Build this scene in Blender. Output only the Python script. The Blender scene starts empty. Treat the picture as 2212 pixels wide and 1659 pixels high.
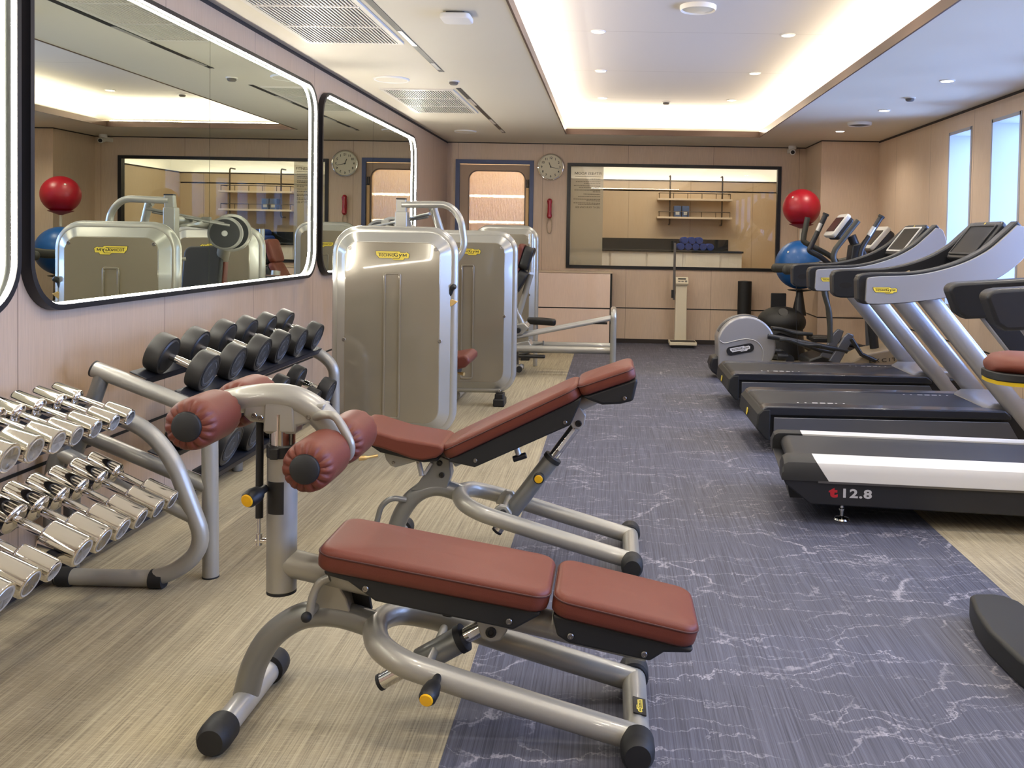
import bpy, bmesh, math, random
from mathutils import Vector, Matrix
random.seed(7)
C = bpy.context.scene.collection
PI = math.pi
SC = bpy.context.scene

# ------------------------------------------------------------------ colour + materials
def lin(c):
    c = c / 255.0
    return c / 12.92 if c <= .04045 else ((c + .055) / 1.055) ** 2.4
def rgb(r, g, b): return (lin(r), lin(g), lin(b), 1.0)

def mat(name, col, rough=.5, metal=0., coat=0., bump=None, spec=.5, emit=None, estr=0., var=None):
    m = bpy.data.materials.new(name); m.use_nodes = True
    nt = m.node_tree; b = nt.nodes['Principled BSDF']
    b.inputs['Base Color'].default_value = col
    b.inputs['Roughness'].default_value = rough
    b.inputs['Metallic'].default_value = metal
    b.inputs['Coat Weight'].default_value = coat
    b.inputs['Specular IOR Level'].default_value = spec
    if emit:
        b.inputs['Emission Color'].default_value = emit
        b.inputs['Emission Strength'].default_value = estr
    if bump or var:
        tc = nt.nodes.new('ShaderNodeTexCoord')
        mp = nt.nodes.new('ShaderNodeMapping')
        nt.links.new(tc.outputs['Object'], mp.inputs['Vector'])
    if bump:
        sc, st, stretch = bump
        mp.inputs['Scale'].default_value = stretch
        n = nt.nodes.new('ShaderNodeTexNoise'); n.inputs['Scale'].default_value = sc
        n.inputs['Detail'].default_value = 4
        nt.links.new(mp.outputs['Vector'], n.inputs['Vector'])
        bp = nt.nodes.new('ShaderNodeBump'); bp.inputs['Strength'].default_value = st
        bp.inputs['Distance'].default_value = .004
        nt.links.new(n.outputs['Fac'], bp.inputs['Height'])
        nt.links.new(bp.outputs['Normal'], b.inputs['Normal'])
    if var:
        vs, amt = var
        n2 = nt.nodes.new('ShaderNodeTexNoise'); n2.inputs['Scale'].default_value = vs
        n2.inputs['Detail'].default_value = 5
        nt.links.new(tc.outputs['Object'], n2.inputs['Vector'])
        mx = nt.nodes.new('ShaderNodeMix'); mx.data_type = 'RGBA'
        mx.inputs[6].default_value = tuple(min(1, c * (1 - amt)) for c in col[:3]) + (1,)
        mx.inputs[7].default_value = tuple(min(1, c * (1 + amt)) for c in col[:3]) + (1,)
        nt.links.new(n2.outputs['Fac'], mx.inputs[0])
        nt.links.new(mx.outputs[2], b.inputs['Base Color'])
    return m

class NB:
    """small node builder"""
    def __init__(s, name):
        s.m = bpy.data.materials.new(name); s.m.use_nodes = True
        s.nt = s.m.node_tree; s.b = s.nt.nodes['Principled BSDF']; s.out = s.nt.nodes['Material Output']
    def n(s, t, **kw):
        x = s.nt.nodes.new(t)
        for k, v in kw.items(): setattr(x, k, v)
        return x
    def l(s, a, b): s.nt.links.new(a, b)
    def math(s, op, a, b=None, c=None):
        x = s.n('ShaderNodeMath', operation=op)
        for i, v in enumerate((a, b, c)):
            if v is None: continue
            if isinstance(v, (int, float)): x.inputs[i].default_value = v
            else: s.l(v, x.inputs[i])
        return x.outputs[0]
    def mix(s, f, a, b):
        x = s.n('ShaderNodeMix', data_type='RGBA')
        for i, v in ((0, f), (6, a), (7, b)):
            if isinstance(v, (int, float, tuple)): x.inputs[i].default_value = v
            else: s.l(v, x.inputs[i])
        return x.outputs[2]
    def noise(s, vec, scale, detail=3, rough=.5, dist=0., stretch=None):
        if stretch:
            mp = s.n('ShaderNodeMapping'); mp.inputs['Scale'].default_value = stretch
            s.l(vec, mp.inputs['Vector']); vec = mp.outputs['Vector']
        x = s.n('ShaderNodeTexNoise'); x.inputs['Scale'].default_value = scale
        x.inputs['Detail'].default_value = detail; x.inputs['Roughness'].default_value = rough
        x.inputs['Distortion'].default_value = dist
        s.l(vec, x.inputs['Vector']); return x.outputs['Fac']
    def ramp(s, f, stops):
        x = s.n('ShaderNodeValToRGB'); e = x.color_ramp.elements
        while len(e) < len(stops): e.new(.5)
        for k, (p, c) in enumerate(stops):
            e[k].position = p; e[k].color = c if isinstance(c, tuple) else (c, c, c, 1)
        s.l(f, x.inputs['Fac']); return x.outputs['Color']

# ------------------------------------------------------------------ geometry
def V(*a): return Vector(a)
def catmull(pts, n=8, closed=False):
    pts = [Vector(p) for p in pts]; out = []
    N = len(pts)
    rng = range(N) if closed else range(N - 1)
    for i in rng:
        if closed: p0, p1, p2, p3 = pts[(i - 1) % N], pts[i], pts[(i + 1) % N], pts[(i + 2) % N]
        else:
            p1, p2 = pts[i], pts[i + 1]
            p0 = pts[i - 1] if i else p1 * 2 - p2
            p3 = pts[i + 2] if i + 2 < N else p2 * 2 - p1
        for k in range(n):
            t = k / n
            out.append(.5 * ((2 * p1) + (p2 - p0) * t + (2 * p0 - 5 * p1 + 4 * p2 - p3) * t * t + (3 * p1 - p0 - 3 * p2 + p3) * t ** 3))
    if not closed: out.append(pts[-1])
    return out
def fillet(pts, r, n=6, closed=False):
    pts = [Vector(p) for p in pts]; N = len(pts); out = []
    for i, p in enumerate(pts):
        if not closed and i in (0, N - 1): out.append(p); continue
        a, b = pts[i - 1] - p, pts[(i + 1) % N] - p
        d = min(r, a.length * .49, b.length * .49)
        A, B = p + a.normalized() * d, p + b.normalized() * d
        for k in range(n + 1):
            t = k / n
            out.append((1 - t) ** 2 * A + 2 * t * (1 - t) * p + t * t * B)
    return out
def rrect(w, h, r, n=8):
    """rounded rectangle outline centred at 0, counter-clockwise"""
    o = []
    for cx, cy, a0 in ((w / 2 - r, h / 2 - r, 0), (-w / 2 + r, h / 2 - r, PI / 2), (-w / 2 + r, -h / 2 + r, PI), (w / 2 - r, -h / 2 + r, 1.5 * PI)):
        for k in range(n + 1):
            a = a0 + PI / 2 * k / n
            o.append((cx + r * math.cos(a), cy + r * math.sin(a)))
    return o
def frame(o, u, v):
    """matrix from local (a,b,c) to o + a*u + b*v + c*(u x v)"""
    u = Vector(u).normalized(); v = Vector(v); v = (v - u * v.dot(u)).normalized(); w = u.cross(v)
    m = Matrix.Identity(4)
    for i, a in enumerate((u, v, w)):
        for k in range(3): m[k][i] = a[k]
    for k in range(3): m[k][3] = o[k]
    return m

class G:
    def __init__(s): s.v = []; s.f = []
    def add(s, vs, fs, M=None):
        o = len(s.v)
        s.v += [tuple(M @ Vector(p)) if M else tuple(p) for p in vs]
        s.f += [tuple(i + o for i in f) for f in fs]
        return s
    def box(s, c, d, M=None):
        x, y, z = (q / 2 for q in d)
        vs = [(c[0] + a * x, c[1] + b * y, c[2] + e * z) for e in (-1, 1) for a, b in ((-1, -1), (1, -1), (1, 1), (-1, 1))]
        return s.add(vs, [(3, 2, 1, 0), (4, 5, 6, 7), (0, 1, 5, 4), (1, 2, 6, 5), (2, 3, 7, 6), (3, 0, 4, 7)], M)
    def b2(s, lo, hi, M=None):
        return s.box([(a + b) / 2 for a, b in zip(lo, hi)], [abs(b - a) for a, b in zip(lo, hi)], M)
    def loft(s, rings, closed=True, caps=True, M=None, loop=False):
        n = len(rings[0]); vs = [p for r in rings for p in r]; fs = []
        R = len(rings)
        for i in range(R if loop else R - 1):
            j = (i + 1) % R
            for k in range(n if closed else n - 1):
                q = (k + 1) % n
                fs.append((i * n + k, i * n + q, j * n + q, j * n + k))
        if caps and not loop:
            fs.append(tuple(range(n - 1, -1, -1))); fs.append(tuple((R - 1) * n + k for k in range(n)))
        return s.add(vs, fs, M)
    def tube(s, pts, r, seg=14, closed=False, caps=True, M=None, sx=1., sy=1.):
        pts = [Vector(p) for p in pts]
        q = [pts[0]]
        for p in pts[1:]:
            if (p - q[-1]).length > 1e-5: q.append(p)
        pts = q; N = len(pts)
        if closed and (pts[0] - pts[-1]).length < 1e-5: pts.pop(); N -= 1
        tg = []
        for i in range(N):
            if closed: t = pts[(i + 1) % N] - pts[i - 1]
            else: t = pts[min(i + 1, N - 1)] - pts[max(i - 1, 0)]
            tg.append(t.normalized())
        up = Vector((0, 0, 1)) if abs(tg[0].z) < .9 else Vector((0, 1, 0))
        u = (up - tg[0] * up.dot(tg[0])).normalized(); rings = []
        for i in range(N):
            u = (u - tg[i] * u.dot(tg[i])).normalized(); w = tg[i].cross(u)
            rr = r[i] if isinstance(r, (list, tuple)) else r
            rings.append([pts[i] + (u * math.cos(2 * PI * k / seg) * sx + w * math.sin(2 * PI * k / seg) * sy) * rr for k in range(seg)])
        return s.loft(rings, True, caps, M, loop=closed)
    def cyl(s, a, b, r, r2=None, seg=24, M=None):
        return s.tube([a, b], [r, r if r2 is None else r2], seg, M=M)
    def lathe(s, prof, o=(0, 0, 0), ax=(0, 0, 1), seg=32, M=None):
        """prof: (radius, height) list along ax from o"""
        ax = Vector(ax).normalized(); h = Vector((1, 0, 0)) if abs(ax.x) < .9 else Vector((0, 1, 0))
        u = (h - ax * h.dot(ax)).normalized(); w = ax.cross(u); o = Vector(o)
        rings = [[o + ax * z + (u * math.cos(2 * PI * k / seg) + w * math.sin(2 * PI * k / seg)) * max(r, 1e-4) for k in range(seg)] for r, z in prof]
        return s.loft(rings, True, True, M)
    def sphere(s, c, r, seg=32, rings=18, sq=(1, 1, 1)):
        p = [(r * math.sin(PI * i / rings), -r * math.cos(PI * i / rings)) for i in range(rings + 1)]
        g = G().lathe(p, (0, 0, 0), (0, 0, 1), seg)
        s.add([(c[0] + x * sq[0], c[1] + y * sq[1], c[2] + z * sq[2]) for x, y, z in g.v], g.f); return s
    def prism(s, poly, a, b, axis='y', M=None):
        """poly 2D; axis 'y' -> (x,z), 'x' -> (y,z), 'z' -> (x,y); extruded a..b"""
        ar = sum(poly[i][0] * poly[(i + 1) % len(poly)][1] - poly[(i + 1) % len(poly)][0] * poly[i][1] for i in range(len(poly)))
        if (ar < 0) != (axis == 'y'): poly = poly[::-1]
        def P(p, t): return {'y': (p[0], t, p[1]), 'x': (t, p[0], p[1]), 'z': (p[0], p[1], t)}[axis]
        lo, hi = min(a, b), max(a, b)
        return s.loft([[P(p, lo) for p in poly], [P(p, hi) for p in poly]], True, True, M)
    def ringprism(s, outer, inner, a, b, M=None, axis='z'):
        def P(p, t): return {'y': (p[0], t, p[1]), 'x': (t, p[0], p[1]), 'z': (p[0], p[1], t)}[axis]
        rings = [[P(p, a) for p in outer], [P(p, b) for p in outer], [P(p, b) for p in inner], [P(p, a) for p in inner]]
        return s.loft(rings, True, False, M, loop=True)
    def cushion(s, L, W, T, rc=.04, re=.02, crown=.008, M=None, taper=0.):
        """padded block, length along a, width along b, from c=0 up to T (+crown)"""
        rings = []
        def ring(ins, z, sc=1.):
            o = []
            for x, y in rrect(L - 2 * ins, W - 2 * ins, max(rc - ins * .5, .004), 6):
                f = 1 - taper * (x / L + .5)
                o.append((x * sc, y * f * sc, z))
            return o
        rings.append(ring(re * .5, 0)); rings.append(ring(re * .12, T * .12)); rings.append(ring(0, T * .35))
        for k in range(6):
            a = PI / 2 * k / 5
            rings.append(ring(re * (1 - math.cos(a)), T - re + re * math.sin(a)))
        for q in (.8, .5, .2):
            rings.append(ring(re, T + crown * (1 - q * q), q))
        return s.loft(rings, True, True, M)

def smooth_mesh(me, ang=35):
    for p in me.polygons: p.use_smooth = True
    try: me.set_sharp_from_angle(angle=math.radians(ang))
    except Exception: pass

def put(name, g, m, parent=None, off=None, bevel=0., seg=2, ang=35, label=None, flip=True):
    me = bpy.data.meshes.new(name)
    vs = g.v if off is None else [(x - off[0], y - off[1], z - off[2]) for x, y, z in g.v]
    me.from_pydata(vs, [], g.f); me.update()
    bm = bmesh.new(); bm.from_mesh(me)
    bmesh.ops.recalc_face_normals(bm, faces=bm.faces)
    bm.to_mesh(me); bm.free()
    smooth_mesh(me, ang)
    o = bpy.data.objects.new(name, me); C.objects.link(o)
    if m: me.materials.append(m)
    if parent: o.parent = parent
    if bevel:
        b = o.modifiers.new('edge', 'BEVEL'); b.width = bevel; b.segments = seg; b.limit_method = 'ANGLE'; b.angle_limit = math.radians(40)
    w = o.modifiers.new('normals', 'WEIGHTED_NORMAL'); w.keep_sharp = True; w.weight = 60
    if label: o['label'] = label
    return o

class T:
    """a thing: an Empty at its base; parts are given in world coordinates (or local if local=True)"""
    def __init__(s, name, label, cat, loc=(0, 0, 0), rz=0., group=None, local=False):
        s.o = bpy.data.objects.new(name, None); C.objects.link(s.o)
        s.o.location = loc; s.o.rotation_euler = (0, 0, rz); s.o.empty_display_size = .1
        s.o['label'] = label; s.o['category'] = cat
        if group: s.o['group'] = group
        s.off = None if local else loc
    def part(s, name, g, m, parent=None, **k):
        return put(name, g, m, parent or s.o, s.off, **k)

def tag(o, label, cat, group=None, kind=None):
    o['label'] = label; o['category'] = cat
    if group: o['group'] = group
    if kind: o['kind'] = kind
    return o
def one(name, g, m, label, cat, group=None, base=None, **k):
    """a thing that is a single mesh, its origin at base"""
    o = put(name, g, m, None, base, **k)
    if base: o.location = base
    return tag(o, label, cat, group)
def struct(name, g, m, **k):
    o = put(name, g, m, **k); o['kind'] = 'structure'; return o
def dup(root, loc, label=None, group=None, rz=None):
    r = root.copy(); C.objects.link(r); r.location = loc
    if rz is not None: r.rotation_euler = (0, 0, rz)
    if label: r['label'] = label
    if group: r['group'] = group
    for ch in list(root.children):
        c = ch.copy(); C.objects.link(c); c.parent = r
        for gch in list(ch.children):
            d = gch.copy(); C.objects.link(d); d.parent = c
    return r

_tc = {}
def text_g(txt, size=1., extr=.05, bold=0., sx=1., M=None, align='CENTER', space=1.):
    key = (txt, size, extr, bold, align, space)
    if key not in _tc:
        cu = bpy.data.curves.new('lettering', 'FONT'); cu.body = txt; cu.size = 1.; cu.extrude = extr / size; cu.offset = bold / size
        cu.align_x = align; cu.align_y = 'BOTTOM_BASELINE'; cu.resolution_u = 3; cu.space_character = space
        ob = bpy.data.objects.new('lettering', cu); C.objects.link(ob)
        dg = bpy.context.evaluated_depsgraph_get(); dg.update()
        me = bpy.data.meshes.new_from_object(ob.evaluated_get(dg))
        _tc[key] = ([tuple(v.co * size) for v in me.vertices], [tuple(p.vertices) for p in me.polygons])
        bpy.data.objects.remove(ob); bpy.data.curves.remove(cu); bpy.data.meshes.remove(me)
    vs, fs = _tc[key]
    return G().add([(x * sx, y, z) for x, y, z in vs], fs, M)

# badge outline in units of its width (height about .27)
BADGE = [(-.5, .12), (.2, .12), (.24, .085), (.39, .085), (.42, .1), (.5, .045), (.475, -.075), (.36, -.075), (.32, -.13), (.03, -.13), (-.03, -.08), (-.4, -.08), (-.43, -.035), (-.48, .01)]
def badge(t, M, w, plate, dark, parent=None):
    """maker's plate on plane M: plate + dark border + lettering (T with a long bar, ECHNO small, G large, y, M)"""
    S = Matrix.Scale(w, 4)
    MM = M @ S
    pl = t.part('badge', G().prism(BADGE, 0, .012, 'z', MM), plate, parent)
    bord = [(x * 1.03, y * 1.09) for x, y in BADGE]
    par = pl if parent is None else parent
    t.part('badge_border', G().prism(bord, 0, .008, 'z', MM), dark, par)
    g = G()
    for txt, x, sz, sx in (('ECHNO', -.135, .112, .98), ('G', .105, .165, 1.0)):
        q = text_g(txt, sz, .004, .0012, sx); g.add([(a + x, b - .03, c + .013) for a, b, c in q.v], q.f, MM)
    g.b2((-.44, .062, .01), (.12, .077, .016), MM); g.b2((-.385, -.03, .01), (-.362, .07, .016), MM)
    g.prism([(.185, .045), (.21, .045), (.234, .0), (.258, .045), (.283, .045), (.2, -.09), (-.0, -.09), (.0, -.075), (.19, -.075), (.22, -.02)], .01, .016, 'z', MM)
    g.prism([(.305, -.03), (.305, .05), (.328, .05), (.362, .0), (.396, .05), (.419, .05), (.419, -.03), (.399, -.03), (.399, .02), (.368, -.022), (.356, -.022), (.325, .02), (.325, -.03)], .01, .016, 'z', MM)
    t.part('badge_lettering', g, dark, par)
    return pl
# ------------------------------------------------------------------ materials
M = {}
M['tube'] = mat('champagne grey lacquered steel', rgb(158, 156, 146), .34, .3, coat=.3, bump=(900, .03, (1, 1, 1)))
M['tube_dark'] = mat('grey lacquered steel', rgb(128, 128, 123), .34, .35, coat=.3, bump=(900, .03, (1, 1, 1)))
M['alloy'] = mat('pale satin steel', rgb(186, 186, 182), .3, .4, coat=.2)
M['chrome'] = mat('chrome', rgb(225, 222, 215), .07, 1.)
M['chrome_head'] = mat('polished chrome', rgb(232, 228, 220), .06, 1.)
M['leather'] = mat('red brown leather', rgb(103, 51, 37), .48, spec=.35, bump=(420, .10, (1, 1, 1)), var=(5, .08))
M['piping'] = mat('dark brown piping', rgb(66, 30, 24), .6)
M['black'] = mat('black plastic', rgb(22, 22, 23), .48, bump=(700, .05, (1, 1, 1)))
M['shell'] = mat('charcoal moulded plastic', rgb(21, 22, 22), .55, bump=(600, .06, (1, 1, 1)))
M['rubber'] = mat('black rubber', rgb(22, 22, 22), .62)
M['db_rubber'] = mat('black urethane', rgb(36, 35, 32), .45, bump=(500, .04, (1, 1, 1)))
M['db_face'] = mat('grey urethane disc face', rgb(48, 49, 49), .6)
M['db_mark'] = mat('grey moulded marks', rgb(86, 87, 87), .6)
M['tray'] = mat('blue black steel', rgb(30, 32, 40), .45, .3)
M['yellow'] = mat('yellow plastic', rgb(240, 184, 20), .4)
M['badge'] = mat('yellow badge enamel', rgb(232, 208, 74), .4)
M['badge_white'] = mat('white badge enamel', rgb(225, 225, 228), .4)
M['ink'] = mat('black print', rgb(20, 18, 14), .5)
M['tower'] = mat('glossy bronze grey panel', rgb(139, 131, 112), .13, .15, coat=.6, var=(1.5, .05))
M['tower_frame'] = mat('silver grey moulded frame', rgb(176, 175, 166), .24, .45, coat=.4)
M['bolt'] = mat('steel bolt', rgb(150, 146, 140), .3, 1.)
M['silver'] = mat('silver grey moulded plastic', rgb(164, 164, 166), .34, .35, coat=.2, bump=(900, .03, (1, 1, 1)))
M['silver_dark'] = mat('grey moulded plastic', rgb(96, 98, 104), .36, .3, coat=.2)
M['whitepl'] = mat('white satin plastic', rgb(204, 203, 198), .4)
M['charcoal'] = mat('charcoal satin plastic', rgb(32, 33, 36), .4)
M['belt'] = mat('black running belt', rgb(26, 27, 30), .5, bump=(900, .1, (1, 1, 1)))
M['deckrail'] = mat('dark foot rail', rgb(46, 48, 55), .28, .2, coat=.3)
M['screen'] = mat('dark glass screen', rgb(30, 31, 31), .3)
M['olive'] = mat('olive grey grip rubber', rgb(52, 51, 43), .5)
M['redball'] = mat('red vinyl', rgb(158, 14, 34), .4, coat=.1)
M['blueball'] = mat('blue vinyl', rgb(18, 84, 150), .38, coat=.1)
M['cream'] = mat('cream enamel', rgb(222, 212, 186), .4)
M['steel'] = mat('brushed steel', rgb(128, 126, 122), .3, .9)
M['white'] = mat('white paint', rgb(236, 233, 226), .5)
M['redphone'] = mat('red glossy plastic', rgb(168, 16, 38), .25, coat=.3)
M['wire'] = mat('beige cord', rgb(196, 178, 150), .6)
M['dial'] = mat('clock dial', rgb(228, 220, 190), .5)
M['blueframe'] = mat('slate blue paint', rgb(74, 86, 122), .45)
M['winframe'] = mat('black frame', rgb(20, 19, 20), .4)
M['door'] = mat('beige door laminate', rgb(178, 152, 126), .5, var=(8, .05))
M['brass'] = mat('tan strip', rgb(196, 160, 110), .45, .3)
M['trimbrown'] = mat('bronze brown trim', rgb(100, 80, 68), .4, .3)
M['bluetowel'] = mat('blue foam roll', rgb(8, 56, 140), .6)
M['bluebox'] = mat('slate blue box', rgb(66, 84, 118), .5)
M['pipe'] = mat('dark bronze pipe', rgb(72, 60, 48), .4, .6)
M['shelfwood'] = mat('pale shelf', rgb(206, 186, 160), .5)
M['stone'] = mat('black stone', rgb(26, 28, 26), .25, var=(9, .6))
M['ceil'] = mat('ceiling paint', rgb(222, 214, 194), .6, bump=(240, .03, (1, 1, 1)))
M['ceil_cove'] = mat('cove paint', rgb(236, 230, 218), .6)
M['ventwhite'] = mat('white grille enamel', rgb(224, 218, 204), .4)
M['ventdark'] = mat('grey duct void', rgb(104, 98, 92), .7)
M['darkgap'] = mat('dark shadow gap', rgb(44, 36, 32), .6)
M['reveal'] = mat('white window reveal', rgb(176, 178, 186), .5)
M['seatstripe'] = mat('yellow piping', rgb(206, 176, 20), .5)
M['redt'] = mat('red print', rgb(170, 30, 40), .5)
M['greyt'] = mat('silver print', rgb(188, 188, 190), .4)
M['gold'] = mat('gold knob', rgb(204, 172, 110), .35, .5)

def emat(name, col, s):
    m = bpy.data.materials.new(name); m.use_nodes = True; nt = m.node_tree
    nt.nodes.remove(nt.nodes['Principled BSDF'])
    e = nt.nodes.new('ShaderNodeEmission'); e.inputs[0].default_value = col; e.inputs[1].default_value = s
    nt.links.new(e.outputs[0], nt.nodes['Material Output'].inputs[0]); return m
M['led'] = emat('white LED strip', (1, .93, .82, 1), 105.)
M['lamp'] = emat('downlight lens', (1, .9, .74, 1), 14.)
M['doorlight'] = emat('lit bar', (1, .86, .66, 1), 5.)  # glow that stands for reflections in the door pane

def glassm(name, tint, refl=1.0):
    nb = NB(name); nt = nb.nt; nt.nodes.remove(nb.b)
    tr = nb.n('ShaderNodeBsdfTransparent'); tr.inputs[0].default_value = tint
    gl = nb.n('ShaderNodeBsdfGlossy'); gl.inputs['Roughness'].default_value = .0
    gl.inputs[0].default_value = (refl, refl, refl, 1)
    fr = nb.n('ShaderNodeFresnel'); fr.inputs[0].default_value = 1.52
    f2 = nb.math('MULTIPLY', fr.outputs[0], .75)
    mx = nb.n('ShaderNodeMixShader'); nb.l(f2, mx.inputs[0]); nb.l(tr.outputs[0], mx.inputs[1]); nb.l(gl.outputs[0], mx.inputs[2])
    nb.l(mx.outputs[0], nb.out.inputs[0]); return nb.m
M['glass'] = glassm('clear window glass', (.94, .96, .95, 1))

def mirror_m():
    nb = NB('mirror silvering'); b = nb.b
    b.inputs['Base Color'].default_value = (.74, .80, .72, 1); b.inputs['Metallic'].default_value = 1; b.inputs['Roughness'].default_value = 0.0
    return nb.m
M['mirror'] = mirror_m()

def wall_m(name, axis, base, seams, zline=None, contrast=.07, off=0.):
    """vertically grained laminate panels; thin joints at seams=(start, pitch) along the wall"""
    nb = NB(name); g = nb.n('ShaderNodeNewGeometry'); pos = g.outputs['Position']
    sp = nb.n('ShaderNodeSeparateXYZ'); nb.l(pos, sp.inputs[0])
    u = sp.outputs[axis]
    st = (260, 260, 7)
    a = nb.noise(pos, 1., 4, .6, stretch=st)
    b2 = nb.noise(pos, 1., 3, .5, stretch=(5, 5, .8))
    b3 = nb.noise(pos, 1., 2, .5, stretch=(900, 900, 500))
    base = base[:3]
    d = tuple(c * (1 - contrast * 1.4) for c in base) + (1,); h = tuple(min(1, c * (1 + contrast)) for c in base) + (1,)
    c1 = nb.mix(nb.ramp(a, [(.35, 0.), (.65, 1.)]), d, h)
    w = (base[0] * .92, base[1] * .84, base[2] * .74, 1)
    c2 = nb.mix(nb.math('MULTIPLY', nb.ramp(b2, [(.4, 0.), (.75, 1.)]), .4), c1, w)
    c2 = nb.mix(nb.math('MULTIPLY', b3, .25), c2, d)
    # joints
    fr = nb.math('FRACT', nb.math('DIVIDE', nb.math('SUBTRACT', u, seams[0]), seams[1]))
    dist = nb.math('MULTIPLY', nb.math('MINIMUM', fr, nb.math('SUBTRACT', 1., fr)), seams[1])
    j = nb.math('LESS_THAN', dist, .003)
    c3 = nb.mix(nb.math('MULTIPLY', j, .65), c2, (base[0] * .3, base[1] * .25, base[2] * .22, 1))
    nb.l(c3, nb.b.inputs['Base Color']); nb.b.inputs['Roughness'].default_value = .5
    bp = nb.n('ShaderNodeBump'); bp.inputs['Strength'].default_value = .12; bp.inputs['Distance'].default_value = .002
    nb.l(a, bp.inputs['Height']); nb.l(bp.outputs[0], nb.b.inputs['Normal'])
    return nb.m
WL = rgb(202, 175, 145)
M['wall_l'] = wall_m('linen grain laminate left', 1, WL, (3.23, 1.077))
M['wall_b'] = wall_m('linen grain laminate back', 0, rgb(216, 194, 170), (.19, 1.1))
M['wall_r'] = wall_m('linen grain laminate right', 1, rgb(216, 194, 170), (.42, 1.08))
M['cab'] = wall_m('pale pink laminate', 0, rgb(248, 224, 206), (50., 100.), contrast=.05)
M['cabw'] = wall_m('pale cabinet fronts', 0, rgb(242, 237, 226), (-.03, .55), contrast=.03)
M['wall_x'] = wall_m('warm laminate beyond', 0, rgb(206, 182, 150), (.25, .97), contrast=.05)

def floor_m():
    nb = NB('woven vinyl floor'); g = nb.n('ShaderNodeNewGeometry'); pos = g.outputs['Position']
    sp = nb.n('ShaderNodeSeparateXYZ'); nb.l(pos, sp.inputs[0]); x = sp.outputs[0]
    # strands along the room
    s1 = nb.noise(pos, 1., 3, .6, stretch=(150, 1.5, 1)); s2 = nb.noise(pos, 1., 3, .6, stretch=(340, 4, 1))
    cr = nb.noise(pos, 1., 2, .6, stretch=(22, 520, 1)); lo = nb.noise(pos, 1., 2, .5, stretch=(1.6, 1.1, 1))
    strand = nb.math('ADD', nb.math('MULTIPLY', s1, .55), nb.math('MULTIPLY', s2, .45))
    sc = nb.ramp(strand, [(.36, 0.), (.62, 1.)])
    # beige
    be = nb.mix(sc, rgb(112, 103, 84), rgb(172, 161, 133))
    be = nb.mix(nb.math('MULTIPLY', nb.ramp(cr, [(.5, 0.), (.68, 1.)]), .5), be, rgb(192, 181, 152))
    # slate with pale veins
    sl = nb.mix(sc, rgb(47, 49, 60), rgb(96, 98, 113))
    sl = nb.mix(nb.math('MULTIPLY', lo, .35), sl, rgb(64, 67, 86))
    wob = nb.n('ShaderNodeTexNoise'); wob.inputs['Scale'].default_value = 2.6; wob.inputs['Detail'].default_value = 6; wob.inputs['Roughness'].default_value = .65
    nb.l(pos, wob.inputs['Vector'])
    add = nb.n('ShaderNodeVectorMath', operation='MULTIPLY_ADD'); nb.l(wob.outputs['Color'], add.inputs[0]); add.inputs[1].default_value = (.5, .42, 0); nb.l(pos, add.inputs[2])
    def veins(scl, wd, st, z):
        mp = nb.n('ShaderNodeMapping'); mp.inputs['Scale'].default_value = st; mp.inputs['Rotation'].default_value = (0, 0, .18); mp.inputs['Location'].default_value = (z, z * 1.7, z)
        nb.l(add.outputs[0], mp.inputs['Vector'])
        v = nb.n('ShaderNodeTexVoronoi', feature='DISTANCE_TO_EDGE'); v.inputs['Scale'].default_value = scl
        nb.l(mp.outputs[0], v.inputs['Vector'])
        return nb.ramp(v.outputs['Distance'], [(0., 1.), (wd, .75), (wd * 2.2, 0.)])
    brk = nb.ramp(nb.noise(pos, 3.1, 4, .6), [(.38, 0.), (.55, 1.)])
    brk2 = nb.ramp(nb.noise(pos, 5.3, 4, .65, stretch=(.6, 1.2, 1)), [(.42, 0.), (.56, 1.)])
    v1 = nb.math('MULTIPLY', veins(2.1, .0048, (.5, 1.6, 1), .3), brk)
    v2 = nb.math('MULTIPLY', veins(5.2, .0085, (.42, 1.7, 1), 4.1), brk2)
    vv = nb.math('MINIMUM', nb.math('ADD', nb.math('MULTIPLY', v1, .9), nb.math('MULTIPLY', v2, .7)), .9)
    vv = nb.math('MULTIPLY', vv, nb.ramp(s1, [(.3, .35), (.6, 1.)]))
    sl = nb.mix(vv, sl, rgb(160, 158, 166))
    m1 = nb.math('GREATER_THAN', x, -.415); m2 = nb.math('LESS_THAN', x, 1.556)
    col = nb.mix(nb.math('MULTIPLY', m1, m2), be, sl)
    nb.l(col, nb.b.inputs['Base Color']); nb.b.inputs['Roughness'].default_value = .58; nb.b.inputs['Specular IOR Level'].default_value = .35
    bp = nb.n('ShaderNodeBump'); bp.inputs['Strength'].default_value = .2; bp.inputs['Distance'].default_value = .002
    nb.l(strand, bp.inputs['Height']); nb.l(bp.outputs[0], nb.b.inputs['Normal'])
    return nb.m
M['floor'] = floor_m()

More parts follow.
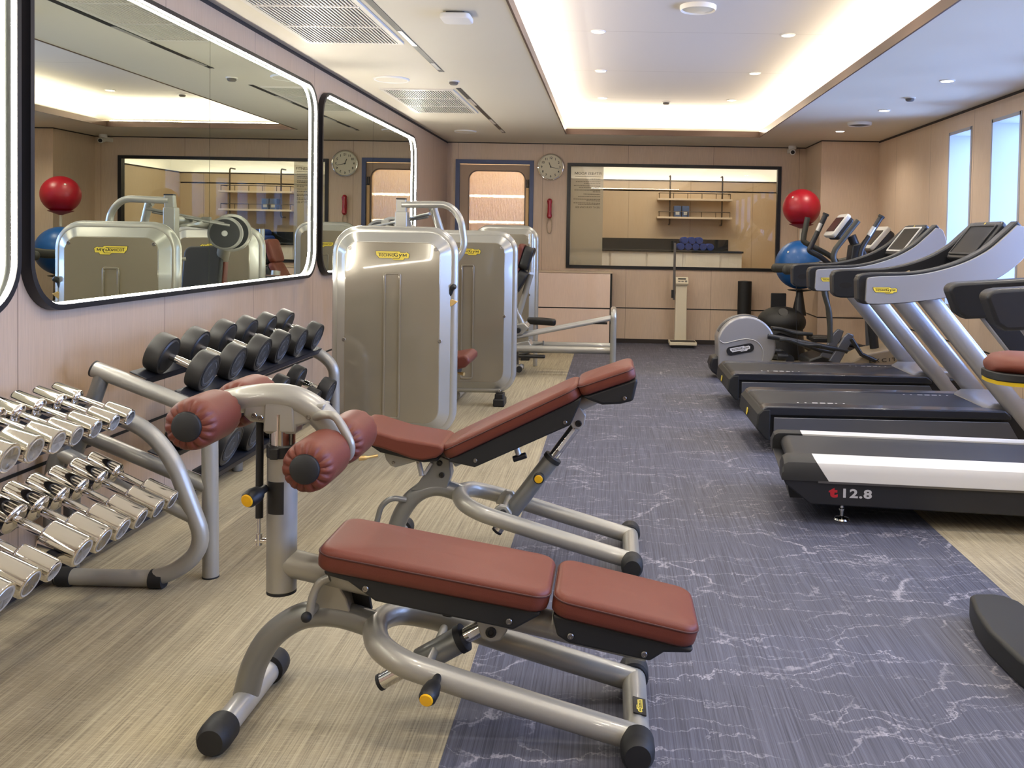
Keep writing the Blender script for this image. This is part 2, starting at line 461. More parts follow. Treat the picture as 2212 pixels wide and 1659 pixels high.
def ripple_m():
    nb = NB('rippled door glass'); nt = nb.nt; nt.nodes.remove(nb.b)
    g = nb.n('ShaderNodeNewGeometry'); pos = g.outputs['Position']
    n1 = nb.noise(pos, 1., 3, .55, stretch=(90, 90, 9))
    bp = nb.n('ShaderNodeBump'); bp.inputs['Strength'].default_value = .5; bp.inputs['Distance'].default_value = .02; nb.l(n1, bp.inputs['Height'])
    tr = nb.n('ShaderNodeBsdfRefraction'); tr.inputs['IOR'].default_value = 1.12; tr.inputs['Roughness'].default_value = .12; tr.inputs[0].default_value = (.97, .93, .88, 1); nb.l(bp.outputs[0], tr.inputs['Normal'])
    gl = nb.n('ShaderNodeBsdfGlossy'); gl.inputs['Roughness'].default_value = .12; nb.l(bp.outputs[0], gl.inputs['Normal'])
    mx = nb.n('ShaderNodeMixShader'); mx.inputs[0].default_value = .25; nb.l(tr.outputs[0], mx.inputs[1]); nb.l(gl.outputs[0], mx.inputs[2])
    nb.l(mx.outputs[0], nb.out.inputs[0]); return nb.m
M['ripple'] = ripple_m()

def film_m():
    """frosted film: milky, denser towards its foot"""
    nb = NB('frosted film'); nt = nb.nt; nt.nodes.remove(nb.b)
    g = nb.n('ShaderNodeNewGeometry'); sp = nb.n('ShaderNodeSeparateXYZ'); nb.l(g.outputs['Position'], sp.inputs[0])
    tr = nb.n('ShaderNodeBsdfTransparent'); tr.inputs[0].default_value = (.9, .88, .84, 1)
    df = nb.n('ShaderNodeBsdfTranslucent'); df.inputs[0].default_value = (.8, .76, .68, 1)
    d2 = nb.n('ShaderNodeBsdfDiffuse'); d2.inputs[0].default_value = (.72, .69, .62, 1)
    m0 = nb.n('ShaderNodeMixShader'); m0.inputs[0].default_value = .5; nb.l(df.outputs[0], m0.inputs[1]); nb.l(d2.outputs[0], m0.inputs[2])
    mx = nb.n('ShaderNodeMixShader'); mx.inputs[0].default_value = .5
    nb.l(tr.outputs[0], mx.inputs[1]); nb.l(m0.outputs[0], mx.inputs[2]); nb.l(mx.outputs[0], nb.out.inputs[0]); return nb.m
M['film'] = film_m()
LK = dict(cove=.19, down=42., day=72., beyond=21., sky=1.6, exp=.35)   # lamp powers
# ------------------------------------------------------------------ the room
XL, XR, YB, YF, ZC = -2.148, 3.15, 11.68, -2.6, 2.56
CX0, CX1, CY0, CY1 = -.565, 1.70, .2, 10.58
struct('floor', G().b2((-2.3, YF - .1, -.05), (3.6, 14.7, 0)), M['floor'])
struct('wall_left', G().b2((XL - .1, YF, 0), (XL, 11.75, ZC + .02)), M['wall_l'])
g = G()
for a, b in (((-2.148, 0), (-1.99, ZC)), ((-1.99, 2.285), (-1.07, ZC)), ((-1.07, 0), (-.592, ZC)), ((-.592, 0), (2.161, .96)), ((-.592, 2.313), (2.161, ZC)), ((2.161, 0), (2.47, ZC))):
    g.b2((a[0], YB, a[1]), (b[0], YB + .07, b[1] + (.02 if b[1] == ZC else 0)))
struct('wall_back', g, M['wall_b'])
struct('wall_niche', G().b2((2.47, 10.8, 0), (3.5, 11.75, ZC + .02)), M['wall_b'])
WIN = [(8.03, 8.555), (7.07, 7.6)] + [(6.1 - .965 * k, 6.63 - .965 * k) for k in range(7)]
WZ0, WZ1 = .78, 2.385
g = G(); ys = sorted(WIN); y0 = YF
for a, b in ys:
    g.b2((XR, y0, 0), (XR + .35, a, ZC + .02)); g.b2((XR, a, 0), (XR + .35, b, WZ0)); g.b2((XR, a, WZ1), (XR + .35, b, ZC + .02)); y0 = b
g.b2((XR, y0, 0), (XR + .35, 10.8, ZC + .02))
struct('wall_right', g, M['wall_r'])
struct('wall_front', G().b2((XL - .1, YF - .1, 0), (XR + .35, YF, ZC + .02)), M['wall_b'])
for i, (a, b) in enumerate(WIN):
    g = G(); t = .018
    g.b2((XR - .006, a - .012, WZ0 - .012), (XR + .34, a + t, WZ1 + .012)); g.b2((XR - .006, b - t, WZ0 - .012), (XR + .34, b + .012, WZ1 + .012))
    g.b2((XR - .006, a, WZ0 - .012), (XR + .34, b, WZ0 + t)); g.b2((XR - .006, a, WZ1 - t), (XR + .34, b, WZ1 + .012))
    w = struct('window_%d' % (i + 2), g, M['reveal'])
    f = G(); c = .03
    f.b2((XR + .3, a, WZ0), (XR + .335, a + c + .018, WZ1)); f.b2((XR + .3, b - c - .018, WZ0), (XR + .335, b, WZ1)); f.b2((XR + .3, a, WZ0), (XR + .335, b, WZ0 + c)); f.b2((XR + .3, a, WZ1 - c), (XR + .335, b, WZ1))
    put('window_frame', f, M['white'], w)
    put('pane', G().b2((XR + .314, a + .04, WZ0 + .02), (XR + .32, b - .04, WZ1 - .02)), M['glass'], w)

# ceiling round the lit recess
g = G(); t = .012
g.b2((XL, YF, ZC), (CX0, 11.75, ZC + t)); g.b2((CX1, YF, ZC), (XR + .02, 11.75, ZC + t)); g.b2((CX0, YF, ZC), (CX1, CY0, ZC + t)); g.b2((CX0, CY1, ZC), (CX1, 11.75, ZC + t))
struct('ceiling', g, M['ceil'])
w, h, mx, my = CX1 - CX0, CY1 - CY0, (CX0 + CX1) / 2, (CY0 + CY1) / 2
def loop(d, z, r): return [(mx + x, my + y, z) for x, y in rrect(w + 2 * d, h + 2 * d, max(r, .002), 8)]
rings = [loop(.0, ZC + .06, .002), loop(.14, ZC + .06, .03), loop(.15, ZC + .075, .05)]
for k in range(9):
    a = PI / 2 * k / 8
    rings.append(loop(.15 - .25 * (1 - math.cos(a)), ZC + .08 + .24 * math.sin(a), .06 + .10 * math.sin(a)))
nb = NB('recess paint'); gg = nb.n('ShaderNodeNewGeometry'); sp = nb.n('ShaderNodeSeparateXYZ'); nb.l(gg.outputs['Position'], sp.inputs[0])
fr = nb.math('FRACT', nb.math('DIVIDE', nb.math('SUBTRACT', sp.outputs[1], .45), 1.57)); ds = nb.math('MINIMUM', fr, nb.math('SUBTRACT', 1., fr))
nb.l(nb.mix(nb.math('MULTIPLY', nb.math('LESS_THAN', ds, .0022), .45), rgb(206, 200, 192), rgb(120, 104, 90)), nb.b.inputs['Base Color']); nb.b.inputs['Roughness'].default_value = .6
M['recess'] = nb.m
struct('ceiling_recess', G().loft(rings, True, False).add(rings[-1], [tuple(range(len(rings[-1])))]), M['recess'])
g = G(); t = .012
g.b2((CX0 - .001, CY0, ZC - .004), (CX0 + t, CY1, ZC + .062)); g.b2((CX1 - t, CY0, ZC - .004), (CX1 + .001, CY1, ZC + .062)); g.b2((CX0, CY0 - .001, ZC - .004), (CX1, CY0 + t, ZC + .062)); g.b2((CX0, CY1 - t, ZC - .004), (CX1, CY1 + .001, ZC + .062))
struct('trim_1', g, M['trimbrown'])
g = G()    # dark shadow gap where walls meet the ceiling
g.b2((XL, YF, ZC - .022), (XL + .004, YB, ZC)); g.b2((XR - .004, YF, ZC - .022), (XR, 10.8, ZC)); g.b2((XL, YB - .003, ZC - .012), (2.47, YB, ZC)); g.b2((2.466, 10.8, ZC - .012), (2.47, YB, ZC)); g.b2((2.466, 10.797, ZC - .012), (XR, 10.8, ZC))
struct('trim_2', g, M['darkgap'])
g = G(); z0, z1 = .447, .46   # dark joint line at dado height
g.b2((XL, YF, z0), (XL + .003, YB, z1)); g.b2((-1.02, YB - .003, z0), (2.47, YB, z1)); g.b2((2.467, 10.8, z0), (2.47, YB, z1)); g.b2((2.467, 10.797, z0), (XR, 10.8, z1)); g.b2((XR - .003, YF, z0), (XR, 10.8, z1))
struct('trim_3', g, M['ink'])
struct('baseboard_back', G().b2((-1.02, YB - .012, 0), (2.47, YB, .055)), M['darkgap'])
struct('baseboard_left', G().b2((XL, YF, 0), (XL + .012, YB, .055)), M['darkgap'])
struct('baseboard_right', G().b2((XR - .012, YF, 0), (XR, 10.8, .055)).b2((2.458, 10.788, 0), (XR, 10.8, .055)).b2((2.458, 10.8, 0), (2.47, YB, .055)), M['darkgap'])

# door with its round-cornered rippled pane
def rr3(cx, cz, w, h, r, n=8): return [(cx + x, cz + z) for x, z in rrect(w, h, r, n)]
dl = struct('door_1', G().ringprism(rr3(-1.53, 1.14, .914, 2.27, .003), rr3(-1.503, 1.595, .72, 1.19, .11), YB + .02, YB + .06, axis='y'), M['door'])
g = G(); a, b, zt = -2.037, -1.026, 2.335
g.b2((a, YB - .02, 0), (a + .052, YB + .02, zt)); g.b2((b - .052, YB - .02, 0), (b, YB + .02, zt)); g.b2((a + .052, YB - .02, zt - .052), (b - .052, YB + .02, zt))
struct('door_frame', g, M['blueframe'], parent=dl)
put('pane', G().prism(rr3(-1.503, 1.595, .722, 1.192, .11), YB + .036, YB + .044, 'y'), M['ripple'], dl)
put('gasket', G().ringprism(rr3(-1.503, 1.595, .745, 1.215, .12), rr3(-1.503, 1.595, .715, 1.185, .108), YB + .014, YB + .03, axis='y'), M['trimbrown'], dl)
put('door_strip', G().b2((-1.125, YB + .004, .05), (-1.088, YB + .02, 1.98)), M['brass'], dl)
put('door_closer', G().b2((-1.122, YB - .004, 1.99), (-1.112, YB + .02, 2.09)).b2((-1.1, YB - .004, 1.99), (-1.09, YB + .02, 2.09)).b2((-1.122, YB - .004, 1.985), (-1.085, YB + .02, 1.997)), M['black'], dl)

# interior window to the next room
x0, x1, z0, z1 = -.592, 2.161, .96, 2.313
w1 = struct('window_1', G().ringprism(rr3((x0 + x1) / 2, (z0 + z1) / 2, x1 - x0, z1 - z0, .003), rr3((x0 + x1) / 2, (z0 + z1) / 2, x1 - x0 - .09, z1 - z0 - .075, .003), YB - .018, YB + .07, axis='y'), M['winframe'])
put('pane', G().b2((x0 + .03, YB + .03, z0 + .03), (x1 - .03, YB + .036, z1 - .03)), M['glass'], w1)
put('frosted_film', G().b2((x0 + .04, YB + .038, z0 + .035), (-.125, YB + .0385, z1 - .035)), M['film'], w1)
g = G()
def wtxt(s, xc, z, size, sx=1.): 
    q = text_g(s, size, .0003, size * .004, sx, frame((xc, YB + .0373, z), (-1, 0, 0), (0, 0, 1))); g.add(q.v, q.f)
wtxt('FITNESS ROO', -.303, 2.168, .050, 1.0)
mp = [(x * .9, z * .9) for x, z in ((0, 0), (0, .0385), (.008, .0385), (.0225, .015), (.037, .0385), (.045, .0385), (.045, 0), (.0385, 0), (.0385, .025), (.025, .004), (.02, .004), (.0065, .025), (.0065, 0))]
g.prism(mp, 0, .0005, 'z', frame((-.457, YB + .0371, 2.168), (-1, 0, 0), (0, 0, 1)))
wtxt('USE AT YOUR OWN RISK', -.325, 1.735, .034, .84)
g.b2((-.495, YB + .0368, 2.142), (-.16, YB + .0376, 2.146))
random.seed(3)
for z, ws in ((2.11, .12), (2.075, .3), (2.055, .2), (2.02, .32), (2.0, .25), (1.965, .33), (1.945, .08), (1.915, .21), (1.882, .27), (1.848, .33), (1.828, .18), (1.798, .33), (1.778, .27)):
    x = -.165
    while x > -.165 - ws:
        l = random.uniform(.008, .03); g.b2((x - l, YB + .0368, z), (x, YB + .0376, z + .007)); x -= l + .005
put('film_lettering', g, M['ink'], w1)

# the next room, seen through that window, and the passage behind the door
struct('wall_beyond', G().b2((-.9, 14.2, 0), (2.62, 14.26, 2.27)).b2((2.56, 11.75, 0), (2.62, 14.26, 2.27)).b2((-.9, 11.75, 0), (-.84, 14.26, 2.7)), M['wall_x'])
struct('wall_beyond_top', G().b2((-.9, 14.5, 2.1), (2.9, 14.55, 2.95)).b2((2.86, 11.75, 2.1), (2.9, 14.55, 2.95)).b2((-.9, 14.2, 2.1), (2.9, 14.55, 2.12)).b2((2.6, 11.75, 2.1), (2.9, 14.4, 2.12)), M['white'])
struct('trim_4', G().b2((-.84, 14.188, 2.262), (2.57, 14.27, 2.278)).b2((2.548, 11.76, 2.262), (2.565, 14.26, 2.278)), M['darkgap'])
struct('ceiling_beyond', G().b2((-2.3, 11.75, 2.93), (2.95, 14.6, 2.97)), M['ceil'])
struct('wall_passage', G().b2((-2.25, 13.0, 0), (-.9, 13.06, 2.95)).b2((-2.25, 11.75, 0), (-2.19, 13.06, 2.95)), M['wall_x'])
# ------------------------------------------------------------------ mirrors with lit edges
def mirror(y0, y1, label, js=0.):
    z0, z1 = 1.035, 2.392; cy, cz, wy, hz = (y0 + y1) / 2, (z0 + z1) / 2, y1 - y0, z1 - z0
    t = T('wall_mirror', label, 'mirror', (XL, cy, z0), 0, 'lit mirrors along the left wall')
    o = rr3(cy, cz, wy, hz, .2, 12); i = rr3(cy, cz, wy - .044, hz - .044, .178, 12)
    t.part('mirror_frame', G().ringprism(o, i, XL + .0005, XL + .042, axis='x'), M['winframe'])
    e = rr3(cy, cz, wy - .0445, hz - .0445, .178, 12); k = rr3(cy, cz, wy - .05, hz - .05, .176, 12)
    t.part('light_strip', G().ringprism(e, k, XL + .021, XL + .036, axis='x'), M['led'])
    # two panes meeting at a joint
    for s in (0, 1):
        pts = rr3(cy, cz, wy - .043, hz - .043, .178, 12)
        pts = [(min(y, cy + js - .002), z) if s == 0 else (max(y, cy + js + .002), z) for y, z in pts]
        q = []
        for p in pts:
            if not q or (abs(p[0] - q[-1][0]) + abs(p[1] - q[-1][1])) > 1e-5: q.append(p)
        # drop collapsed points on the joint, keep its ends
        j = cy + js - .002 if s == 0 else cy + js + .002
        lo = min(z for y, z in q if abs(y - j) < 1e-6); hi = max(z for y, z in q if abs(y - j) < 1e-6)
        q = [p for p in q if abs(p[0] - j) > 1e-6 or p[1] in (lo, hi)]
        t.part('mirror_pane', G().prism(q, XL + .001, XL + .008, 'x'), M['mirror'], ang=20)
    return t
mirror(.0, 3.19, 'lit wall mirror cut by the left edge, only its round corner in view')
mirror(3.24, 6.43, 'large lit wall mirror with rounded corners above the dumbbell racks', -.07)
mirror(6.52, 9.69, 'lit wall mirror reflecting the clock, behind the first weight machine', -.08)

# ------------------------------------------------------------------ ceiling fittings
def vent(y0, y1, label):
    x0, x1 = -1.95, -1.335; z = ZC
    t = T('ceiling_vent', label, 'vent', ((x0 + x1) / 2, (y0 + y1) / 2, z), 0, 'air grilles in the left ceiling')
    t.part('vent_backing', G().b2((x0 + .01, y0 + .01, z - .003), (x1 - .01, y1 - .01, z - .0005)), M['ventdark'])
    g = G().ringprism([((x0 + x1) / 2 + x, (y0 + y1) / 2 + y) for x, y in rrect(x1 - x0, y1 - y0, .004, 2)], [((x0 + x1) / 2 + x, (y0 + y1) / 2 + y) for x, y in rrect(x1 - x0 - .06, y1 - y0 - .06, .004, 2)], z - .012, z)
    t.part('vent_frame', g, M['ventwhite'])
    g = G(); n = 26
    for k in range(n):
        x = x0 + .03 + (x1 - x0 - .06) * (k + .5) / n
        g.box((x, (y0 + y1) / 2, z - .008), (.0085, y1 - y0 - .05, .009))
    t.part('vent_slats', g, M['ventwhite'])
    g = G()
    for k in range(1, 3): g.box(((x0 + x1) / 2, y0 + (y1 - y0) * k / 3, z - .009), (x1 - x0 - .05, .02, .011))
    t.part('vent_crossbar', g, M['ventwhite'])
vent(4.33, 5.72, 'large slatted air grille in the left ceiling above the big mirror')
vent(7.49, 8.88, 'smaller looking slatted air grille in the left ceiling, farther towards the door')
def slot(y0, y1, label):
    t = T('slot_diffuser', label, 'vent', (-1.283, (y0 + y1) / 2, ZC), 0, 'linear slots in the left ceiling')
    t.part('slot_recess', G().b2((-1.303, y0, ZC - .003), (-1.263, y1, ZC - .0005)), M['ink'])
    g = G(); L = y1 - y0
    for a, b in ((.18, .3), (.62, .74), (.9, .97)): t.part('slot_blade', G().b2((-1.297, y0 + L * a, ZC - .006), (-1.269, y0 + L * b, ZC - .001)), M['alloy'])
slot(3.2, 6.7, 'long dark air slot in the ceiling beside the larger grille')
slot(7.43, 10.55, 'dark air slot in the ceiling leading towards the door')
t = T('wifi_access_point', 'small white square box fixed under the ceiling', 'wifi box', (-.87, 4.95, ZC))
t.part('housing', G().cushion(.165, .165, .03, .03, .01, .002, frame((-.87, 4.95, ZC - .012), (1, 0, 0), (0, -1, 0))), M['white'])
t.part('mounting_plate', G().box((-.87, 4.95, ZC - .006), (.1, .1, .012)), M['ventdark'])
def disc(name, x, y, z, r, label, cat, m, group=None, th=.014):
    t = T(name, label, cat, (x, y, z), 0, group)
    t.part('rim', G().lathe([(r, 0), (r, -th * .5), (r * .95, -th), (r * .86, -th * .8), (r * .86, -th * .4), (.001, -th * .4)], (x, y, z)), M['white'])
    t.part('grille', G().lathe([(r * .86, -th * .35), (r * .86, -th * .7), (r * .5, -th * 1.0), (.001, -th * 1.15)], (x, y, z)), m)
ZR = ZC + .32
disc('ceiling_speaker', .535, 5.97, ZR, .12, 'cream round loudspeaker in the bright recessed ceiling', 'speaker', M['cream'], 'round ceiling loudspeakers', .03)
disc('ceiling_speaker', -1.74, 7.04, ZC, .14, 'flat round loudspeaker in the left ceiling between the two grilles', 'speaker', M['ceil'], 'round ceiling loudspeakers')
disc('ceiling_speaker', -1.72, 10.46, ZC, .13, 'flat round loudspeaker in the left ceiling near the door', 'speaker', M['ceil'], 'round ceiling loudspeakers')
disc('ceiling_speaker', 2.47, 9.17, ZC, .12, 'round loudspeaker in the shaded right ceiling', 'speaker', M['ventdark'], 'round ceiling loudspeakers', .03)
def smoke(x, y, z, label):
    t = T('smoke_detector', label, 'smoke detector', (x, y, z), 0, 'small round ceiling detectors')
    t.part('base', G().lathe([(.045, 0), (.045, -.008), (.02, -.009)], (x, y, z), seg=24), M['white'])
    t.part('sensor_head', G().lathe([(.034, -.006), (.036, -.02), (.026, -.03), (.001, -.031)], (x, y, z), seg=24), M['ventdark'])
smoke(-1.264, 7.1, ZC, 'small round detector in the left ceiling between the two slots')
smoke(2.445, 7.555, ZC, 'small round detector in the right ceiling by the windows')
smoke(.574, 10.113, ZR, 'small round detector at the far end of the lit recess')
DL = [(-.13, 9.89, ZR), (1.272, 9.9, ZR), (-.13, 8.3, ZR), (1.272, 8.3, ZR), (-.13, 6.73, ZR), (1.272, 6.75, ZR), (2.45, 9.87, ZC), (2.45, 8.28, ZC), (2.45, 6.74, ZC)]
DLL = ['left downlight of the farthest pair in the lit recess', 'right downlight of the farthest pair in the lit recess', 'left downlight of the middle pair in the lit recess', 'right downlight of the middle pair in the lit recess', 'left downlight of the nearest pair in the lit recess, by the cream loudspeaker', 'right downlight of the nearest pair in the lit recess', 'farthest downlight in the right ceiling, above the corner', 'middle one of three downlights in the right ceiling', 'nearest of three downlights in the right ceiling']
for (x, y, z), lb in zip(DL, DLL):
    t = T('downlight', lb, 'ceiling light', (x, y, z), 0, 'recessed ceiling downlights')
    t.part('rim', G().lathe([(.056, 0), (.056, -.004), (.046, -.008), (.044, -.002), (.03, -.0015)], (x, y, z), seg=24), M['white'])
    t.part('lens', G().lathe([(.044, -.002), (.042, -.006), (.001, -.0062)], (x, y, z), seg=24), M['lamp'])
t = T('security_camera', 'small white security camera at the ceiling in the far right corner', 'camera', (2.26, 11.5, ZC))
t.part('ceiling_mount', G().lathe([(.05, 0), (.05, -.03), (.04, -.04)], (2.26, 11.5, ZC), seg=24).b2((2.23, 11.5, ZC - .08), (2.29, 11.68, ZC - .03)), M['white'])
t.part('camera_body', G().cyl((2.26, 11.52, ZC - .06), (2.25, 11.42, ZC - .085), .036), M['white'], bevel=.004)
t.part('lens', G().cyl((2.25, 11.425, ZC - .084), (2.249, 11.412, ZC - .088), .024), M['ink'])

# ------------------------------------------------------------------ wall clock, telephone
cx, cz = -.807, 2.256
t = T('wall_clock', 'round cream wall clock with a silver rim beside the door', 'clock', (cx, YB, cz))
t.part('case', G().lathe([(.172, 0), (.174, .02), (.168, .034), (.158, .036), (.153, .022), (.15, .008)], (cx, YB, cz), (0, -1, 0), 48), M['chrome'])
t.part('dial', G().lathe([(.154, .004), (.154, .016), (.001, .016)], (cx, YB, cz), (0, -1, 0), 48), M['dial'])
g = G()
for k in range(1, 13):
    a = PI / 2 - k * PI / 6
    g2 = text_g(str(k), .042, .001, .0006, 1., frame((cx + .117 * math.cos(a), YB - .0175, cz + .117 * math.sin(a) - .0145), (1, 0, 0), (0, 0, 1))); g.add(g2.v, g2.f)
t.part('numerals', g, M['ink'])
def hand(ang, L, w):
    a = PI / 2 - ang; u = (math.cos(a), 0, math.sin(a))
    return G().box((L / 2 - .012, 0, 0), (L, w, .002), frame((cx, YB - .021, cz), u, (-math.sin(a), 0, math.cos(a))))
t.part('hour_hand', hand(math.radians(338), .075, .008), M['ink'])
t.part('minute_hand', hand(math.radians(104), .12, .005), M['ink'])
t.part('hub', G().lathe([(.008, .016), (.008, .026), (.001, .026)], (cx, YB, cz), (0, -1, 0), 16), M['ink'])
px, pz = -.812, 1.72
t = T('wall_telephone', 'red telephone handset hanging on the wall below the clock', 'telephone', (px, YB, pz))
t.part('wall_plate', G().box((px, YB - .008, pz), (.05, .016, .16)), M['redphone'], bevel=.004)
t.part('handset', G().tube([(px, YB - .03, pz + .11), (px, YB - .045, pz + .095), (px, YB - .05, pz + .05), (px, YB - .05, pz - .05), (px, YB - .045, pz - .095), (px, YB - .03, pz - .11)], [.028, .034, .026, .026, .034, .028], 14), M['redphone'])
cp = []
for k in range(120):
    s = k / 119; q = s * 2 * PI
    bx = px + .03 * math.sin(q); bz = pz - .12 - .2 * (.5 - .5 * math.cos(q))
    cp.append((bx + .006 * math.cos(k * 1.6), YB - .02 + .006 * math.sin(k * 1.6), bz))
t.part('coiled_cord', G().tube(cp, .004, 5), M['wire'])

# ------------------------------------------------------------------ the next room: shelves, counter, rolls
sh = T('wall_shelf', 'pale two tier wall shelf with thin rails behind the interior window', 'shelf', (1.26, 14.2, 1.6))
for z in (1.955, 1.672):
    sh.part('shelf_board', G().b2((.69, 13.93, z), (1.84, 14.2, z + .03)), M['shelfwood'], bevel=.003)
    g = G().tube([(.72, 13.96, z + .11), (1.81, 13.96, z + .11)], .006, 8)
    for k in range(6): g.cyl((.72 + 1.09 * k / 5, 13.96, z + .03), (.72 + 1.09 * k / 5, 13.96, z + .11), .005, seg=8)
    g.tube([(.72, 13.96, z + .11), (.72, 14.19, z + .11)], .006, 8).tube([(1.81, 13.96, z + .11), (1.81, 14.19, z + .11)], .006, 8)
    sh.part('shelf_rail', g, M['pipe'])
for x in (.885, 1.69):
    sh.part('hanging_pipe', G().tube(fillet([(x, 14.195, 2.335), (x, 14.0, 2.335), (x, 14.0, 1.585), (x, 14.195, 1.585)], .05), .012, 10), M['pipe'])
for i, (x, lb) in enumerate(((1.005, 'left slate blue box on the lower shelf behind glass'), (1.13, 'right slate blue box on the lower shelf behind glass'))):
    t = T('storage_box', lb, 'box', (x, 14.06, 1.702), 0, 'boxes on the lower shelf')
    t.part('box_body', G().b2((x - .055, 13.99, 1.703), (x + .055, 14.13, 1.872)), M['bluebox'], bevel=.004)
    t.part('box_label', G().b2((x - .03, 13.988, 1.735), (x + .03, 13.9905, 1.785)), M['whitepl'])
t = T('wall_cabinet', 'pale low cabinet run with a black stone top behind the interior window', 'cabinet', (.82, 13.85, 0))
t.part('cabinet_body', G().b2((-.8, 13.56, 0), (1.95, 14.19, 1.16)), M['cabw'])
t.part('countertop', G().b2((-.82, 13.53, 1.16), (1.97, 14.19, 1.19)), M['stone'], bevel=.003)
t.part('backsplash', G().b2((-.165, 14.17, 1.19), (1.82, 14.199, 1.36)), M['stone'])
for k, x in enumerate((-.32, .25, .8, 1.37)):
    t.part('cabinet_door', G().b2((x - .26, 13.548, .1), (x + .26, 13.56, 1.14)), M['cabw'], bevel=.002)
rolls = [(1.045, 0), (1.155, 0), (1.265, 0), (1.375, 0), (1.485, 0), (1.1, 1), (1.21, 1), (1.32, 1)]
RW = ['first', 'second', 'third', 'fourth', 'fifth']
for i, (x, lv) in enumerate(rolls):
    z = 1.19 + .054 + lv * .094; y0, y1 = 13.62, 14.06
    t = T('foam_roll', 'blue foam roll on the black counter, %s from the left in the %s row' % (RW[i % 5], 'top' if lv else 'bottom'), 'foam roll', (x, 13.84, z - .054), 0, 'blue rolls stacked on the far counter')
    t.part('roll_body', G().lathe([(.012, 0), (.02, 0), (.05, 0), (.054, .006), (.054, .434), (.05, .44), (.012, .44)], (x, y0, z), (0, 1, 0), 20), M['bluetowel'])
    sp = [(x + (.008 + .0016 * k) * math.cos(k * .5), y0 - .0005, z + (.008 + .0016 * k) * math.sin(k * .5)) for k in range(26)]
    t.part('roll_spiral', G().tube(sp, .0018, 4), M['ink'])
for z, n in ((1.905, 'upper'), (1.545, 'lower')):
    one('light_bar', G().b2((-2.1, 12.5, z - .014), (-.95, 12.53, z + .014)), M['doorlight'], '%s glowing bar seen through the rippled door pane' % n, 'light', 'glowing bars behind the door pane', (-1.5, 12.5, z))  # added glowing bars imitate bright reflections in the pane, not real lamps

# ------------------------------------------------------------------ low cabinet against the back wall
t = T('low_cabinet', 'pale pink low cabinet against the back wall below the phone', 'cabinet', (-.5, 11.55, 0))
t.part('cabinet_body', G().b2((-1.0, 11.4, 0), (-.005, 11.655, .905)), M['cab'])
t.part('cabinet_top', G().b2((-1.01, 11.385, .905), (.012, 11.655, .925)), M['shelfwood'], bevel=.002)
t.part('front_panel', G().b2((-1.0, 11.388, .47), (-.012, 11.4, .9)), M['cab'])
t.part('front_panel', G().b2((-1.0, 11.388, .02), (-.012, 11.4, .455)), M['cab'])
t.part('joint_line', G().b2((-1.0, 11.3875, .455), (-.012, 11.399, .47)), M['ink'])
t.part('side_edge', G().b2((-.012, 11.386, .02), (.012, 11.655, .903)), M['ink'])
# ------------------------------------------------------------------ training benches
def pop_knob(t, base, tip, parent=None):
    """black pull knob with a yellow end disc"""
    b, p = Vector(base), Vector(tip); d = (p - b).normalized(); L = (p - b).length
    k = t.part('pull_knob', G().lathe([(.011, 0), (.012, L * .25), (.02, L * .4), (.024, L * .65), (.023, L * .92), (.0185, L)], b, d, 20), M['black'], parent)
    t.part('knob_disc', G().lathe([(.0175, L - .002), (.0175, L + .002), (.015, L + .004), (.001, L + .0045)], b, d, 24), M['yellow'], k)
    return k
def foot_bar(t, x, y0, y1, z, r, m, name):
    b = t.part(name, G().cyl((x, y0, z), (x, y1, z), r), m)
    for s, y in ((-1, y0), (1, y1)):
        c = t.part('end_cap', G().lathe([(r + .002, -.05), (.044, -.045), (.045, .0), (.043, .02), (.034, .035), (.033, .036), (.001, .037)], (x, y, .045), (0, s, 0), 28), M['rubber'], b)
    return b
def bench_base(t, Y, dx=0., fx=-1.0, spine=((-1.003, .05), (-.978, .141), (-.933, .218), (-.864, .271), (-.796, .288), (-.728, .284), (-.632, .256))):
    q = lambda x, y, z: (x + dx, Y + y, z)
    foot_bar(t, fx, Y - .2, Y + .2, .042, .034, M['alloy'], 'front_foot')
    t.part('spine_tube', G().tube(catmull([(a, Y, b) for a, b in spine], 8), .036, 20), M['tube_dark'])
    arms = [(.085, -.155, .046), (-.21, -.155, .13), (-.44, -.155, .198), (-.535, -.145, .226), (-.605, -.1, .25), (-.636, 0, .262), (-.605, .1, .25), (-.535, .145, .226), (-.44, .155, .198), (-.21, .155, .13), (.085, .155, .046)]
    t.part('loop_tube', G().tube(catmull([q(*p) for p in arms], 8), .0335, 20), M['tube'])
    return foot_bar(t, .09 + dx, Y - .215, Y + .215, .042, .035, M['tube'], 'rear_foot')

def pad(t, name, o, u, L, W, Th, rc=.045, re=.018, parent=None, seam=.6):
    """o: centre of underside; u: direction of length; returns part"""
    u = Vector(u).normalized(); v = Vector((0, 1, 0)); m = frame(o, u, v)
    p = t.part(name, G().cushion(L, W, Th, rc, re, .009, m), M['leather'], parent, ang=60)
    t.part('piping', G().tube([m @ Vector((x, y, Th - re * .98)) for x, y in rrect(L + .0005, W + .0005, rc, 6)], .0026, 6, closed=True), M['piping'], p)
    return p
def bolts(t, pts, ax=(0, -1, 0), r=.0085, parent=None, m='bolt'):
    for p in pts:
        t.part('bolt', G().lathe([(r, 0), (r, .003), (r * .8, .005), (r * .55, .005), (r * .45, .002), (.001, .002)], p, ax, 16), M[m], parent)

